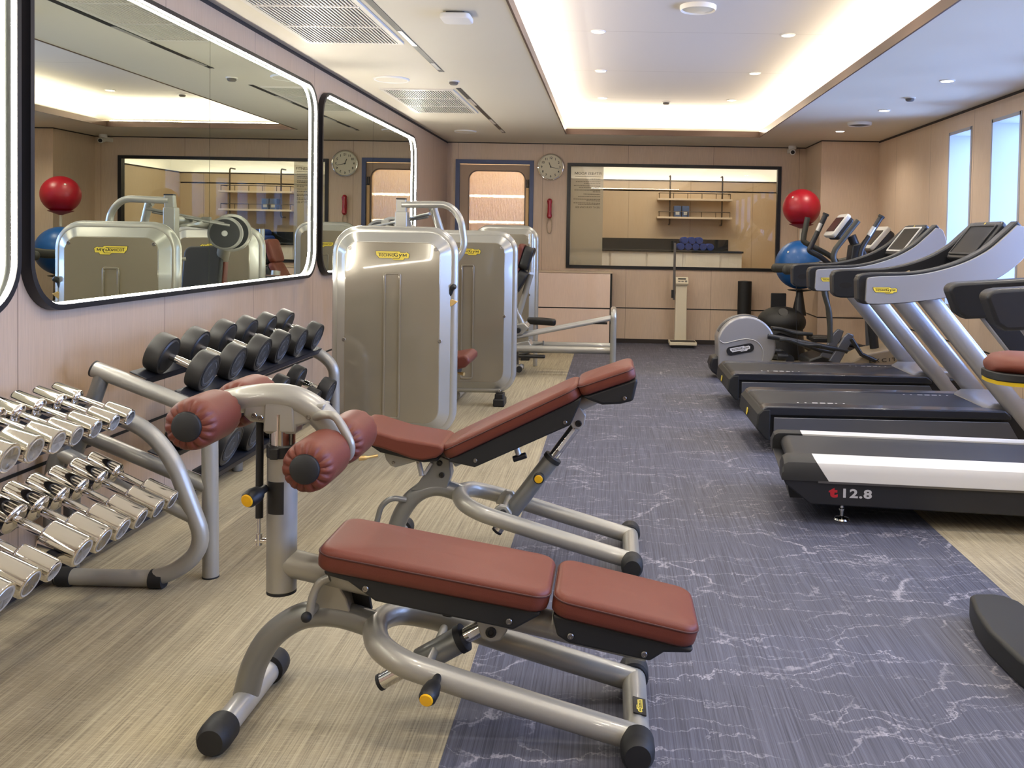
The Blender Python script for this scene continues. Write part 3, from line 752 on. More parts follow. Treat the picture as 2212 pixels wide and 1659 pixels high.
# ---- near bench: decline bench with leg rollers
Y = 2.48
b1 = T('decline_bench', 'red brown decline bench in the foreground, with four leg rollers on a post', 'exercise bench', (-.45, Y, 0))
rf = bench_base(b1, Y)
badge(b1, frame((.0995, Y - .055, .0785), (0, -1, 0), (.97, 0, -.25)), .07, M['badge'], M['ink'])
b1.part('sticker', G().box((0, 0, 0), (.085, .036, .004), frame((.099, Y - .055, .0768), (0, -1, 0), (.97, 0, -.25))), M['ink'])
# pads: first from the post, second beyond
u1 = V(.6, 0, -.1035); u2 = V(.38, 0, -.084)
c1 = V(-.463, Y, .409); c2 = V(.047, Y, .313)
p1 = pad(b1, 'back_pad', c1, u1, .628, .285, .062); p2 = pad(b1, 'seat_pad', c2, u2, .395, .285, .062)
def shell(t, name, c, u, poly, w, bev=.012):
    u = Vector(u).normalized(); m = frame(c, u, V(0, 1, 0))
    # poly in (along, depth) -> local (a,c)
    return t.part(name, G().prism(poly, -w / 2, w / 2, 'y', m), M['shell'], bevel=bev, seg=3)
s1 = shell(b1, 'pad_shell', c1, u1, [(-.29, 0), (.30, 0), (.295, -.012), (.235, -.062), (-.14, -.058), (-.22, -.02), (-.285, -.014)], .25)
s2 = shell(b1, 'pad_shell', c2, u2, [(-.19, 0), (.195, 0), (.19, -.014), (.12, -.03), (.09, -.062), (-.13, -.066), (-.165, -.055), (-.185, -.014)], .25)
def along(c, u, a, d, y): 
    u = Vector(u).normalized(); m = frame(c, u, V(0, 1, 0)); return m @ V(a, y, d)
bolts(b1, [along(c1, u1, -.17, -.028, -.126), along(c1, u1, .22, -.04, -.126)], parent=s1)
bolts(b1, [along(c2, u2, -.13, -.045, -.126), along(c2, u2, .07, -.045, -.126)], parent=s2)
b1.part('main_beam', G().tube([(-.9, Y, .432), (.12, Y, .215)], .038, 20), M['tube'], ang=50)
# post with sliding sleeve, clamp, gas strut
PX = -.905
po = b1.part('post', G().cyl((PX, Y, .352), (PX, Y, .742), .041, seg=32), M['tube'], bevel=.004)
b1.part('post_cap', G().cyl((PX, Y, .346), (PX, Y, .353), .0405, seg=32), M['rubber'], po)
b1.part('post_clamp', G().cyl((PX, Y, .728), (PX, Y, .762), .0425, seg=32).box((PX - .005, Y - .045, .745), (.024, .02, .03)), M['black'], po, bevel=.003)
b1.part('sliding_sleeve', G().cyl((PX, Y, .7), (PX, Y, .85), .034, seg=28), M['chrome'])
b1.part('post_label', G().tube([(PX, Y, .56), (PX, Y, .665)], .0416, 32, caps=False) if False else G().loft([[(PX + .0415 * math.sin(a), Y - .0415 * math.cos(a), z) for a in [(-.75 + .1 * k) for k in range(13)]] for z in (.575, .665)], closed=False, caps=False), M['ink'], po)
pop_knob(b1, (PX - .036, Y - .03, .645), (PX - .056, Y - .105, .632), po)
gs = b1.part('gas_strut', G().cyl((PX - .062, Y - .005, .555), (PX - .062, Y - .005, .85), .0105), M['black'])
b1.part('strut_rod', G().cyl((PX - .062, Y - .005, .5), (PX - .062, Y - .005, .56), .0045, seg=12).cyl((PX - .062, Y - .005, .478), (PX - .062, Y - .005, .51), .0085, seg=12).cyl((PX - .07, Y - .005, .49), (PX - .03, Y - .005, .49), .008, seg=12), M['chrome'], gs)
# arched boom carrying the rollers
b1.part('roller_boom', G().tube(catmull([(-1.06, Y, .873), (-1.0, Y, .887), (-.93, Y, .894), (-.868, Y, .886), (-.812, Y, .856), (-.768, Y, .81), (-.742, Y, .765)], 8), .037, 20), M['tube'])
b1.part('boom_plate', G().prism([(-1.0, .88), (-.78, .88), (-.79, .84), (-.825, .826), (-.855, .82), (-.86, .795), (-.945, .795), (-.948, .825), (-.985, .828), (-1.005, .845)], Y - .03, Y + .03), M['tube'], bevel=.006, seg=3)
bp = b1.part('sleeve_plate', G().prism([(-.945, .878), (-.935, .885), (-.875, .885), (-.865, .878), (-.862, .80), (-.948, .80)], Y - .0335, Y + .0335), M['tube'], bevel=.005, seg=3)
bolts(b1, [(-.972, Y - .031, .846), (-.822, Y - .031, .846), (-.955, Y - .031, .84)], r=.008, parent=bp)
b1.part('grab_handle', G().tube(fillet([(-.81, Y - .02, .84), (-.785, Y - .05, .856), (-.742, Y - .055, .858), (-.694, Y - .06, .778), (-.704, Y - .05, .738), (-.742, Y - .02, .735)], .028), .0115, 12), M['tube'])
def roller(t, x, z, y0, y1, r=.067):
    L = y1 - y0; seg = 84; rings = []
    for q, rr, pk in ((-.002, .55, 0), (-.003, .64, .12), (.0, .76, .2), (.005, .87, .17), (.014, .95, .05), (.028, .99, .0), (.045, 1., 0), (L * .5, 1.0, 0), (L - .045, 1., 0), (L - .028, .99, .0), (L - .014, .95, .05), (L - .005, .87, .17), (L, .76, .2), (L + .003, .64, .12), (L + .002, .55, 0)):
        ring = []
        for k in range(seg):
            a = 2 * PI * k / seg
            f = rr * (1 - pk * (.5 + .5 * math.sin(15 * a + .9 * math.sin(3 * a))) ** 4)
            ring.append((x + r * f * math.cos(a), y0 + q, z + r * f * math.sin(a)))
        rings.append(ring)
    p = t.part('leg_roller', G().loft(rings), M['leather'], ang=70)
    for s, y in ((-1, y0), (1, y1)):
        t.part('roller_cap', G().lathe([(.037, -.006), (.039, .003), (.0365, .009), (.03, .013), (.018, .0155), (.001, .0165)], (x, y, z), (0, s, 0), 32), M['rubber'], p)
    return p
for x, z in ((-1.062, .856), (-.762, .755)):
    b1.part('roller_axle', G().cyl((x, Y - .22, z), (x, Y + .22, z), .014), M['tube_dark'])
    roller(b1, x, z, Y - .235, Y - .04); roller(b1, x, z, Y + .04, Y + .235)
b1.part('axle_hub', G().cyl((-.75, Y - .045, .757), (-.75, Y + .045, .757), .032), M['tube'], bevel=.004)
b1.part('axle_hub', G().cyl((-1.062, Y - .045, .86), (-1.062, Y + .045, .86), .036), M['tube'], bevel=.004)
# pivot under the pad, stop hook, tilt cylinder
b1.part('pivot_bracket', G().prism([(-.83, .286), (-.70, .286), (-.715, .34), (-.755, .405), (-.79, .41), (-.80, .35)], Y - .026, Y + .026), M['tube'], bevel=.004)
b1.part('bracket_web', G().prism([(-.745, .29), (-.66, .285), (-.675, .36), (-.74, .4)], Y + .03, Y + .05), M['shell'], bevel=.003)
hk = b1.part('stop_hook', G().tube(catmull([(-.752, Y - .06, .412), (-.778, Y - .065, .398), (-.795, Y - .068, .36), (-.802, Y - .07, .32), (-.805, Y - .07, .306)], 6), .0115, 12), M['tube'])
b1.part('hook_tip', G().sphere((-.806, Y - .085, .312), .0145, 16, 10), M['rubber'], hk)
b1.part('hook_pin', G().cyl((-.806, Y - .09, .312), (-.80, Y + .01, .318), .012), M['tube'], hk)
def tilt_cyl(t, lo, a, b, top, brk):
    """telescoping support: lo chrome end, barrel a..b, chrome to top"""
    lo, a, b, top = map(Vector, (lo, a, b, top))
    ro = t.part('inner_rod', G().cyl(lo, top, .0225, seg=24), M['chrome'])
    d = (lo - top).normalized()
    t.part('rod_cap', G().cyl(lo - d * .004, lo + d * .006, .0235, seg=24), M['rubber'], ro)
    t.part('rod_scale', G().box((0, 0, 0), ((top - b).length * .62, .013, .002), frame((b * .45 + top * .55) + Vector((0, -.0228, .003)), top - b, (0, .2, 1))), M['white'], ro)
    br = t.part('barrel', G().cyl(a, b, .036, seg=28), M['tube_dark'], bevel=.003)
    t.part('barrel_collar', G().cyl(b - (b - a).normalized() * .012, b + (b - a).normalized() * .006, .0395, seg=28), M['rubber'], br)
    return br
br = tilt_cyl(b1, (-.622, Y, .098), (-.515, Y, .158), (-.395, Y, .228), (-.315, Y, .277), None)
b1.part('rod_bracket', G().prism([(-.365, .33), (-.265, .31), (-.268, .265), (-.285, .238), (-.315, .232), (-.34, .245), (-.35, .28)], Y - .036, Y + .036), M['tube'], bevel=.005, seg=3)
bolts(b1, [(-.312, Y - .036, .262)], r=.015, m='ink')
b1.part('cross_pin', G().cyl((-.47, Y - .155, .2), (-.47, Y + .155, .2), .012), M['tube'])
pop_knob(b1, (-.43, Y - .18, .205), (-.442, Y - .265, .188))
b1.part('under_knob', G().cyl((-.43, Y - .02, .33), (-.435, Y - .03, .3), .014), M['black'], bevel=.003)

# ---- second bench: adjustable bench with raised back
Y = 3.78
b2 = T('incline_bench', 'red brown adjustable bench with raised back and headrest, behind the near bench', 'exercise bench', (-.45, Y, 0))
bench_base(b2, Y, .015, -.905, ((-.908, .05), (-.882, .138), (-.857, .191), (-.82, .24), (-.77, .272), (-.705, .283), (-.61, .258)))
b2.part('lift_handle', G().tube(fillet([(-.845, Y - .03, .235), (-.9, Y - .05, .25), (-.945, Y - .05, .215), (-.968, Y - .05, .12), (-.94, Y - .03, .10)], .03), .012, 12), M['tube_dark'])
ub = V(.555, 0, .276); uh = V(.213, 0, .077)
bc = V(-.385, Y, .566) ; hc = V(-.0, Y, .744)
nb_ = V(-ub.z, 0, ub.x).normalized(); nh_ = V(-uh.z, 0, uh.x).normalized()
p = pad(b2, 'back_pad', bc, ub, .625, .285, .06, .06, .018)
pad(b2, 'headrest_pad', hc, uh, .24, .285, .058, .04, .018)
s = shell(b2, 'pad_shell', bc, ub, [(-.30, 0), (.305, 0), (.29, -.02), (.215, -.085), (-.215, -.075), (-.26, -.04), (-.298, -.012)], .25)
bolts(b2, [along(bc, ub, -.2, -.05, -.126), along(bc, ub, .2, -.065, -.126)], parent=s)
s = shell(b2, 'pad_shell', hc, uh, [(-.115, 0), (.12, 0), (.115, -.02), (.075, -.085), (.02, -.08), (-.05, -.06), (-.1, -.02)], .25)
bolts(b2, [along(hc, uh, .045, -.062, -.126)], parent=s)
b2.part('back_beam', G().tube([(-.655, Y, .408), (.04, Y, .737)], .038, 20), M['tube'], ang=50)
seat = [(-1.045, .545), (-1.03, .562), (-.99, .56), (-.93, .542), (-.86, .522), (-.77, .508), (-.69, .497), (-.668, .485), (-.672, .462), (-.70, .442), (-.755, .430), (-.8, .436), (-.87, .46), (-.93, .478), (-.99, .492), (-1.035, .51)]
b2.part('seat_pad', G().prism(seat, Y - .142, Y + .142), M['leather'], bevel=.016, seg=4, ang=60)
b2.part('seat_shell', G().prism([(-1.0, .49), (-.93, .474), (-.755, .428), (-.70, .437), (-.70, .418), (-.76, .412), (-.94, .45)], Y - .1, Y + .1), M['shell'], bevel=.006)
g = b2.part('seat_bracket', G().prism([(-.945, .48), (-.925, .41), (-.905, .385), (-.885, .378), (-.8, .405), (-.72, .43), (-.70, .435), (-.72, .445), (-.80, .45)], Y - .06, Y + .06), M['tube'], bevel=.006, seg=3)
bolts(b2, [(-.893, Y - .061, .40), (-.79, Y - .061, .405)], parent=g, r=.007)
g = b2.part('gusset_plate', G().prism([(-.83, .275), (-.80, .30), (-.735, .405), (-.70, .425), (-.665, .41), (-.655, .345), (-.675, .28)], Y - .034, Y + .034), M['tube_dark'], bevel=.005, seg=3)
bolts(b2, [(-.705, Y - .035, .395), (-.695, Y - .035, .345)], parent=g, r=.012, m='ink')
b2.part('seat_latch', G().tube([(-.79, Y - .045, .40), (-.775, Y - .05, .345)], .011, 10).cyl((-.735, Y - .05, .40), (-.765, Y - .05, .352), .007), M['alloy'])
b2.part('seat_lever', G().tube(catmull([(-.94, Y - .13, .445), (-.985, Y - .15, .44), (-1.01, Y - .155, .438)], 5), [.006] * 5 + [.01] * 6, 10), M['gold'])
br = tilt_cyl(b2, (-.462, Y, .105), (-.436, Y, .143), (-.232, Y, .42), (-.13, Y, .565), None)
bolts(b2, [(-.29, Y - .034, .345)], r=.012, m='ink')
pop_knob(b2, (-.282, Y - .03, .352), (-.285, Y - .075, .348), br)
b2.part('rod_bracket', G().prism([(-.185, .625), (-.13, .655), (-.095, .61), (-.1, .57), (-.12, .548), (-.15, .555), (-.16, .575)], Y - .034, Y + .034), M['alloy'], bevel=.004)
bolts(b2, [(-.125, Y - .035, .575)], r=.014, m='ink')
for sy in (-1, 1):
    b2.part('pivot_lug', G().prism([(-.485, .19), (-.395, .165), (-.39, .215), (-.41, .245), (-.44, .25), (-.46, .235)], Y + sy * .098, Y + sy * .122), M['tube'], bevel=.004)
b2.part('pivot_pin', G().cyl((-.425, Y - .125, .218), (-.425, Y + .125, .218), .016), M['tube_dark'])
bolts(b2, [(-.425, Y - .124, .218)], r=.016, m='ink')
b2.part('clamp_screw', G().cyl((-.395, Y - .03, .5), (-.37, Y - .045, .435), .012), M['alloy'])
b2.part('clamp_bar', G().cyl((-.395, Y - .05, .422), (-.34, Y - .045, .44), .013), M['black'], bevel=.003)
# ------------------------------------------------------------------ dumbbell racks and dumbbells
def tier_axes(al): return V(math.cos(al), 0, -math.sin(al)), V(math.sin(al), 0, math.cos(al))
def db_rack(name, label, y0, y1, frame_pts, rear_pts, low, tiers, rt, feet=None):
    t = T(name, label, 'dumbbell rack', ((frame_pts[0][0] + frame_pts[-1][0]) / 2, (y0 + y1) / 2, 0))
    for y in (y0, y1):
        f = t.part('end_frame', G().tube(fillet([(x, y, z) for x, z in frame_pts], .1, 8), rt, 20), M['tube'], ang=50)
        t.part('rear_leg', G().tube(fillet([(x, y, z) for x, z in rear_pts], .05), rt * .95, 18), M['tube_dark'], f)
        t.part('lower_bar', G().tube([(x, y, z) for x, z in low], rt * .92, 18), M['tube'], f)
        x, z = frame_pts[0]
        d = (Vector((frame_pts[0][0], 0, frame_pts[0][1])) - Vector((frame_pts[1][0], 0, frame_pts[1][1]))).normalized()
        t.part('tube_cap', G().cyl(Vector((x, y, z)), Vector((x, y, z)) + d * .006, rt + .0015), M['rubber'], f)
        if feet:
            for fx in feet: t.part('rubber_band', G().cyl((fx - .025, y, rt + .002), (fx + .025, y, rt + .002), rt + .005), M['rubber'], f)
        else:
            t.part('foot_cap', G().cyl((frame_pts[-1][0], y, 0), (frame_pts[-1][0], y, .006), rt + .001), M['rubber'], f)
    for al, bx, bz, strips, w in tiers:
        a, n = tier_axes(al)
        for s in strips:
            o = V(bx, (y0 + y1) / 2, bz) + a * s + n * (rt + .004)
            m = frame(o, (0, 1, 0), -a)
            g = G().box((0, 0, 0), (y1 - y0, w, .006), m)
            g.box((0, -w / 2 + .003, -.011), (y1 - y0, .006, .028), m)
            t.part('tray_rail', g, M['tray'], bevel=.002)
    return t
AL1 = math.atan(.40)
top = (-1.998, .808); 
rack1 = db_rack('dumbbell_rack', 'two tier steel rack holding black rubber dumbbells along the left wall', 3.46, 5.03,
    [(-1.998, .806), (-1.62, .668), (-1.548, .6), (-1.541, .003)], [(-1.965, .79), (-2.085, .45), (-2.092, .003)], [(-2.045, .552), (-1.545, .352)],
    [(AL1, -1.8, .7345, (-.045, .145), .075), (AL1, -1.771, .4425, (.0, .19), .075)], .031)
def dumbbell(name, label, c, a, span, r, th, hr, mh, mb, group, face=None, detail=True):
    """c: middle of the handle, a: axis; span: distance between head centres"""
    c = Vector(c); a = Vector(a).normalized()
    t = T(name, label, 'dumbbell', tuple(c - Vector((0, 0, r))), 0, group)
    return t, c, a
def black_db(c, a, r, label):
    t, c, a = dumbbell('rubber_dumbbell', label, c, a, .18, r, .062, .0145, None, None, 'black rubber dumbbells')
    t.part('handle', G().lathe([(.013, -.06), (.0155, -.03), (.0165, 0), (.0155, .03), (.013, .06)], c, a, 20), M['chrome'])
    for s in (-1, 1):
        hc = c + a * s * .089
        h = t.part('weight_head', G().lathe([(.022, -.037), (r * .78, -.035), (r * .86, -.03), (r * .965, -.031), (r, -.022), (r, .022), (r * .965, .031), (r * .9, .0325), (r * .86, .029), (r * .85, .029), (.001, .029)], hc, a * s, 40), M['db_rubber'])
        t.part('head_disc', G().lathe([(r * .73, .028), (r * .73, .031), (r * .69, .032), (r * .67, .0302), (.001, .0302)], hc, a * s, 40), M['db_face'], h)
        up = Vector((0, 0, 1)); u = up.cross(a * s).normalized(); v = (a * s).cross(u)
        m = frame(hc + a * s * .0302, u, v); g = G()
        for a0, a1 in ((.25, 1.25), (1.9, 2.9), (3.5, 5.9)):
            k = int((a1 - a0) * 9); o_ = [(r * .6 * math.cos(a0 + (a1 - a0) * i / k), r * .6 * math.sin(a0 + (a1 - a0) * i / k)) for i in range(k + 1)]
            i_ = [(x * .9, y * .9) for x, y in o_]
            g.prism(o_ + i_[::-1], 0, .0012, 'z', m)
        g.prism([(-.01, -.014), (-.004, -.014), (-.004, .014), (-.009, .01)], 0, .0012, 'z', m); g.prism([(.003, .014), (.014, .014), (.008, -.014), (.003, -.014)], 0, .0012, 'z', m)
        t.part('head_marking', g, M['db_mark'], h)
    return t
ORD = ['first', 'second', 'third', 'fourth', 'fifth', 'sixth', 'seventh', 'eighth', 'ninth']
a1, n1 = tier_axes(AL1)
proto = None
def rest_c(bx, bz, s, r, rt, n, a): return V(bx, 0, bz) + a * s + n * (rt + .0075 + r)
ysT = [3.57, 3.845, 4.12, 4.375, 4.635, 4.9]
rsT = [.080, .079, .083, .081, .078, .076]
for i, (y, r) in enumerate(zip(ysT, rsT)):
    c = rest_c(-1.8, .7345, .05, r, .031, n1, a1); c.y = y
    black_db(c, a1, r, 'black rubber dumbbell on the upper tier, %s from the end nearest the camera' % ORD[i])
ysB = [3.61, 3.87, 4.13, 4.39, 4.66, 4.9]
rsB = [.088, .086, .086, .082, .07, .078]
for i, (y, r) in enumerate(zip(ysB, rsB)):
    c = rest_c(-1.771, .4425, .095, r, .031, n1, a1); c.y = y
    black_db(c, a1, r, 'black rubber dumbbell on the lower tier, %s from the end nearest the camera' % ORD[i])

AT, AB = math.radians(19), math.radians(25)
rack2 = db_rack('chrome_dumbbell_rack', 'two tier steel rack of chrome dumbbells at the left edge', 1.9, 3.345,
    [(-2.07, .033), (-1.66, .033), (-1.505, .16), (-1.64, .5), (-1.745, .612), (-2.02, .7)], [(-1.99, .69), (-2.09, .45), (-2.1, .04)], [(-2.075, .512), (-1.56, .277)],
    [(AT, -1.8896, .6536, (-.085, .085), .03), (AB, -1.762, .373, (-.095, .095), .03)], .031, feet=(-2.04, -1.69))
def chrome_db(c, a, r, L, span, label):
    t, c, a = dumbbell('chrome_dumbbell', label, c, a, span, r, L, .012, None, None, 'chrome dumbbells on the near rack')
    t.part('handle', G().lathe([(.0115, -span / 2), (.0135, -span * .25), (.0145, 0), (.0135, span * .25), (.0115, span / 2)], c, a, 18), M['chrome'])
    for s in (-1, 1):
        hc = c + a * s * span / 2; h = L / 2
        p = t.part('weight_head', G().lathe([(r * .5, -h - .006), (r * .6, -h - .004), (r * .84, -h), (r * .96, -h + .004), (r, -h + .009), (r, h - .008), (r * .96, h - .002), (r * .88, h)], hc, a * s, 36), M['chrome_head'])
        t.part('head_face', G().lathe([(r * .84, h - .001), (r * .8, h + .0015), (r * .7, h), (.001, h)], hc, a * s, 32), M['alloy'], p)
    return t
yt = [3.215, 3.11, 2.995, 2.885, 2.78, 2.665, 2.55, 2.42]
rt_ = [.031, .033, .035, .036, .041, .045, .047, .05]
a, n = tier_axes(AT)
for i, (y, r) in enumerate(zip(yt, rt_)):
    c = V(-1.8896, 0, .6536) + n * (.0385 + r); c.y = y
    chrome_db(c, a, r, .098 + .4 * (r - .031), .2, 'chrome dumbbell on the upper tier of the near rack, %s from the far end' % ORD[i])
yb = [3.225, 3.12, 3.0, 2.885, 2.77, 2.655, 2.53, 2.415, 2.3]
rb_ = [.036, .038, .040, .042, .045, .049, .034, .045, .048]
a, n = tier_axes(AB)
for i, (y, r) in enumerate(zip(yb, rb_)):
    c = V(-1.762, 0, .373) + n * (.0385 + r); c.y = y
    chrome_db(c, a, r, .118 + .5 * (r - .036), .222, 'chrome dumbbell on the lower tier of the near rack, %s from the far end' % ORD[i])
# ------------------------------------------------------------------ weight machines with rounded towers
def tower(t, xc, y, w, h, slot=True, logo=True, z0=.055):
    zc = z0 + (h - z0) / 2; H = h - z0
    m = frame((xc, y, zc), (1, 0, 0), (0, 0, 1))
    rr = lambda q, r: [(a, b) for a, b in rrect(w - q, H - q, r, 10)]
    fr = t.part('tower_frame', G().tube([m @ Vector((a, b, -.06)) for a, b in rr(.07, .135)], .035, 14, closed=True), M['tower_frame'])
    rings = [[m @ Vector((a, b, c)) for a, b in rr(q, r)] for q, r, c in ((.075, .13, -.07), (.075, .13, -.028), (.085, .128, -.02), (.19, .085, .018), (.2, .08, .018), (.2, .08, -.07))]
    t.part('panel_surround', G().loft(rings, True, True), M['tower_frame'], fr, ang=30)
    t.part('front_panel', G().loft([[m @ Vector((a, b, c)) for a, b in rr(q, r)] for q, r, c in ((.19, .084, .0), (.19, .084, .0165), (.2, .08, .0205))], True, True), M['tower'], ang=30)
    t.part('rear_panel', G().loft([[m @ Vector((a, b, c)) for a, b in rr(q, r)] for q, r, c in ((.075, .13, -.065), (.075, .13, -.15), (.12, .11, -.17))], True, True), M['tower_frame'], fr)
    if slot:
        sz0, sz1 = max(.18, z0 + .12), 1.125; sc = (sz0 + sz1) / 2 - zc
        o = [(a, b + sc) for a, b in rrect(.104, sz1 - sz0, .018, 5)]; i = [(a, b + sc) for a, b in rrect(.078, sz1 - sz0 - .026, .01, 5)]
        t.part('panel_slot', G().ringprism(o, i, .018, .0275, m), M['tower'], bevel=.003)
    if logo:
        badge(t, m @ Matrix.Translation((0, 1.225 - zc, .0205)), .2, M['badge'], M['ink'])
    b = []
    for a in (-1, 1):
        for zz in (h - .135, .72, .13): b.append(m @ Vector((a * (w / 2 - .123 + (.03 if zz == .72 else -.0)), zz - zc, .019)))
    bolts(t, [q for q in b], r=.012)
    for s in (-1, 1):
        t.part('tower_foot', G().box((xc + s * (w / 2 - .13), y + .07, .03), (.09, .16, .06), None).box((xc + s * (w / 2 - .13), y + .07, z0 * .5), (.07, .12, z0)), M['black'], bevel=.008)
    return m

def cushion_at(t, name, o, u, v, L, W, Th, m, back=None, rc=.05, re=.02):
    mm = frame(o, u, v)
    p = t.part(name, G().cushion(L, W, Th, rc, re, .01, mm), m, ang=60)
    if back: t.part('pad_shell', G().cushion(L * .96, W * .94, back, rc, .02, 0, mm @ Matrix.Rotation(PI, 4, 'X')), M['shell'], p, ang=60)
    return p

# ---- first machine: press station, tower towards the camera
m1 = T('press_machine', 'grey press machine with tall bronze tower nearest the camera and bent arms above', 'weight machine', (-1.3, 5.9, 0))
tower(m1, -1.298, 5.35, .76, 1.4, z0=.13)
m1.part('base_beam', G().tube([(-1.3, 5.5, .06), (-1.3, 6.62, .06)], .045, 16), M['tube'])
m1.part('base_crossbar', G().tube([(-1.62, 6.62, .05), (-1.16, 6.62, .05)], .04, 16), M['tube'])
m1.part('mast', G().prism([(5.86, 1.58), (5.90, 1.58), (5.98, 1.2), (5.99, 1.0), (5.93, 1.0)], -1.41, -1.345, 'x').box((-1.378, 5.9, 1.40), (.078, .07, .2)), M['tube'], bevel=.006)
m1.part('mast_cap', G().box((-1.378, 5.88, 1.583), (.062, .042, .008)), M['rubber'])
m1.part('press_arm', G().tube(fillet([(-1.375, 5.88, 1.545), (-1.07, 5.88, 1.552), (-.99, 5.88, 1.47), (-.958, 5.88, 1.27), (-1.03, 5.86, 1.165)], .07), .023, 16), M['tower_frame'])
m1.part('press_arm', G().tube(fillet([(-1.215, 5.98, 1.535), (-1.19, 5.98, 1.535), (-1.09, 6.02, 1.2), (-1.12, 6.1, 1.0)], .03), .026, 16), M['tower_frame'])
m1.part('overhead_link', G().tube([(-1.62, 6.15, 1.40), (-1.2, 5.92, 1.49)], .011, 10).tube([(-1.68, 6.1, 1.39), (-1.22, 5.96, 1.47)], .009, 10).box((-1.53, 6.08, 1.425), (.05, .04, .04)), M['tube_dark'])
m1.part('overhead_beam', G().tube(fillet([(-1.36, 5.95, 1.42), (-1.5, 6.3, 1.39), (-1.56, 6.6, 1.32)], .1), .034, 16), M['tube'])
for i, (x, y, z, r) in enumerate(((-1.6, 6.22, 1.335, .115), (-1.56, 6.42, 1.34, .135))):
    c = m1.part('cam_wheel', G().lathe([(r * .9, -.025), (r, -.02), (r, .02), (r * .9, .025), (.02, .025), (.02, .035), (.001, .035)], (x, y, z), (-.25, -1, 0), 40), M['tower_frame'] if i else M['tube_dark'], ang=30)
    m1.part('cam_disc', G().lathe([(r * .86, .026), (r * .84, .03), (.001, .03)], (x, y, z), (-.25, -1, 0), 40), M['shell'], c)
m1.part('cam_plate', G().lathe([(.1, -.008), (.1, .008), (.001, .008)], (-1.42, 6.05, 1.40), (.1, -.2, 1), 32), M['tower_frame'])
m1.part('back_column', G().tube(fillet([(-1.3, 6.62, .06), (-1.3, 6.74, .6), (-1.36, 6.68, 1.05), (-1.5, 6.45, 1.26)], .2), .045, 18), M['tube'])
m1.part('grip_handle', G().tube(fillet([(-1.27, 6.0, 1.26), (-1.27, 5.98, 1.17), (-1.35, 5.98, 1.15), (-1.42, 6.02, 1.16)], .03), .012, 10), M['tube'])
cushion_at(m1, 'back_pad', (-1.32, 6.5, 1.0), (.05, .28, .96), (1, 0, 0), .5, .3, .07, M['leather'], .05)
seat = m1.part('seat_pad', G().prism([(-1.26, .47), (-1.27, .53), (-1.2, .548), (-1.02, .565), (-.935, .582), (-.905, .56), (-.905, .53), (-.93, .5), (-1.0, .478), (-1.1, .462), (-1.2, .46)], 5.78, 6.16), M['leather'], bevel=.018, seg=4, ang=60)
m1.part('seat_plate', G().b2((-1.2, 5.86, .43), (-1.0, 6.08, .465)), M['shell'], seat, bevel=.008)
m1.part('seat_post', G().tube([(-1.2, 6.0, .06), (-1.14, 6.0, .45)], .032, 16), M['tube'])
m1.part('seat_lever', G().tube([(-1.0, 5.86, .455), (-.945, 5.83, .45)], [.006, .012], 10), M['gold'])
k = m1.part('hand_knob', G().tube(catmull([(-1.02, 5.42, .97), (-.975, 5.39, .985), (-.955, 5.38, 1.03), (-.93, 5.36, 1.05)], 5), [.022] * 5 + [.019] * 5 + [.017] * 5 + [.012], 12), M['black'])
m1.part('pull_tab', G().prism([(-.975, .95), (-.95, .97), (-.915, .955), (-.945, .93), (-.97, .92)], 5.37, 5.39), M['gold'], k, bevel=.003)

# ---- second machine: leg press, tower behind the first
m2 = T('seated_machine', 'grey weight machine tower standing second in the row, behind the press machine', 'weight machine', (-1.13, 7.2, 0))
tower(m2, -1.13, 7.1, .775, 1.395, z0=.1)
m2.part('base_beam', G().tube([(-1.25, 7.25, .06), (-1.25, 8.1, .06)], .045, 16), M['tube'])
m2.part('base_crossbar', G().tube([(-1.55, 8.1, .05), (-.95, 8.1, .05)], .04, 16), M['tube'])
m2.part('seat_post', G().tube([(-1.25, 7.75, .06), (-1.25, 7.75, .42)], .036, 16), M['tube'])
cushion_at(m2, 'seat_pad', (-1.25, 7.72, .44), (0, 1, .08), (-1, 0, 0), .36, .32, .07, M['leather'], .04)
m2.part('back_column', G().tube(fillet([(-1.25, 8.05, .06), (-1.25, 8.02, .5), (-1.25, 8.1, 1.0)], .12), .04, 16), M['tube'])
cushion_at(m2, 'back_pad', (-1.25, 8.0, .76), (0, .12, 1), (1, 0, 0), .42, .28, .07, M['leather'], .04)

# ---- third tower with the long leg press rail
m3 = T('leg_press_machine', 'grey leg press with a rounded tower and a long inclined rail, third in the row', 'weight machine', (-.6, 9.2, 0))
tower(m3, -1.15, 9.8, .715, 1.475, True, True)
Y = 8.95
en = m3.part('end_post', G().tube(fillet([(.03, Y + .22, .004), (.03, Y + .22, .635), (.03, Y - .22, .635), (.03, Y - .22, .004)], .06), .03, 16), M['tower_frame'])
for s in (-1, 1):
    m3.part('base_tube', G().cyl((-1.2, Y + s * .17, .255 - s * .0), (.03, Y + s * .17, .255), .036, seg=20), M['tube'])
    m3.part('guide_rail', G().cyl((-1.15, Y + s * .09, .315), (.03, Y + s * .09, .565), .02, seg=16), M['alloy'])
m3.part('rail_stop', G().box((-.1, Y - .09, .515), (.14, .03, .02)), M['ink'])
m3.part('carriage', G().prism([(-1.02, .36), (-.86, .39), (-.80, .46), (-.84, .50), (-.96, .49), (-1.03, .44)], Y - .13, Y + .13).prism([(-1.05, .2), (-.8, .225), (-.765, .27), (-.8, .33), (-1.05, .28)], Y - .12, Y + .12), M['tower_frame'], bevel=.008)
m3.part('carriage_knob', G().cyl((-.9, Y - .13, .435), (-.9, Y - .18, .435), .026), M['black'], bevel=.004)
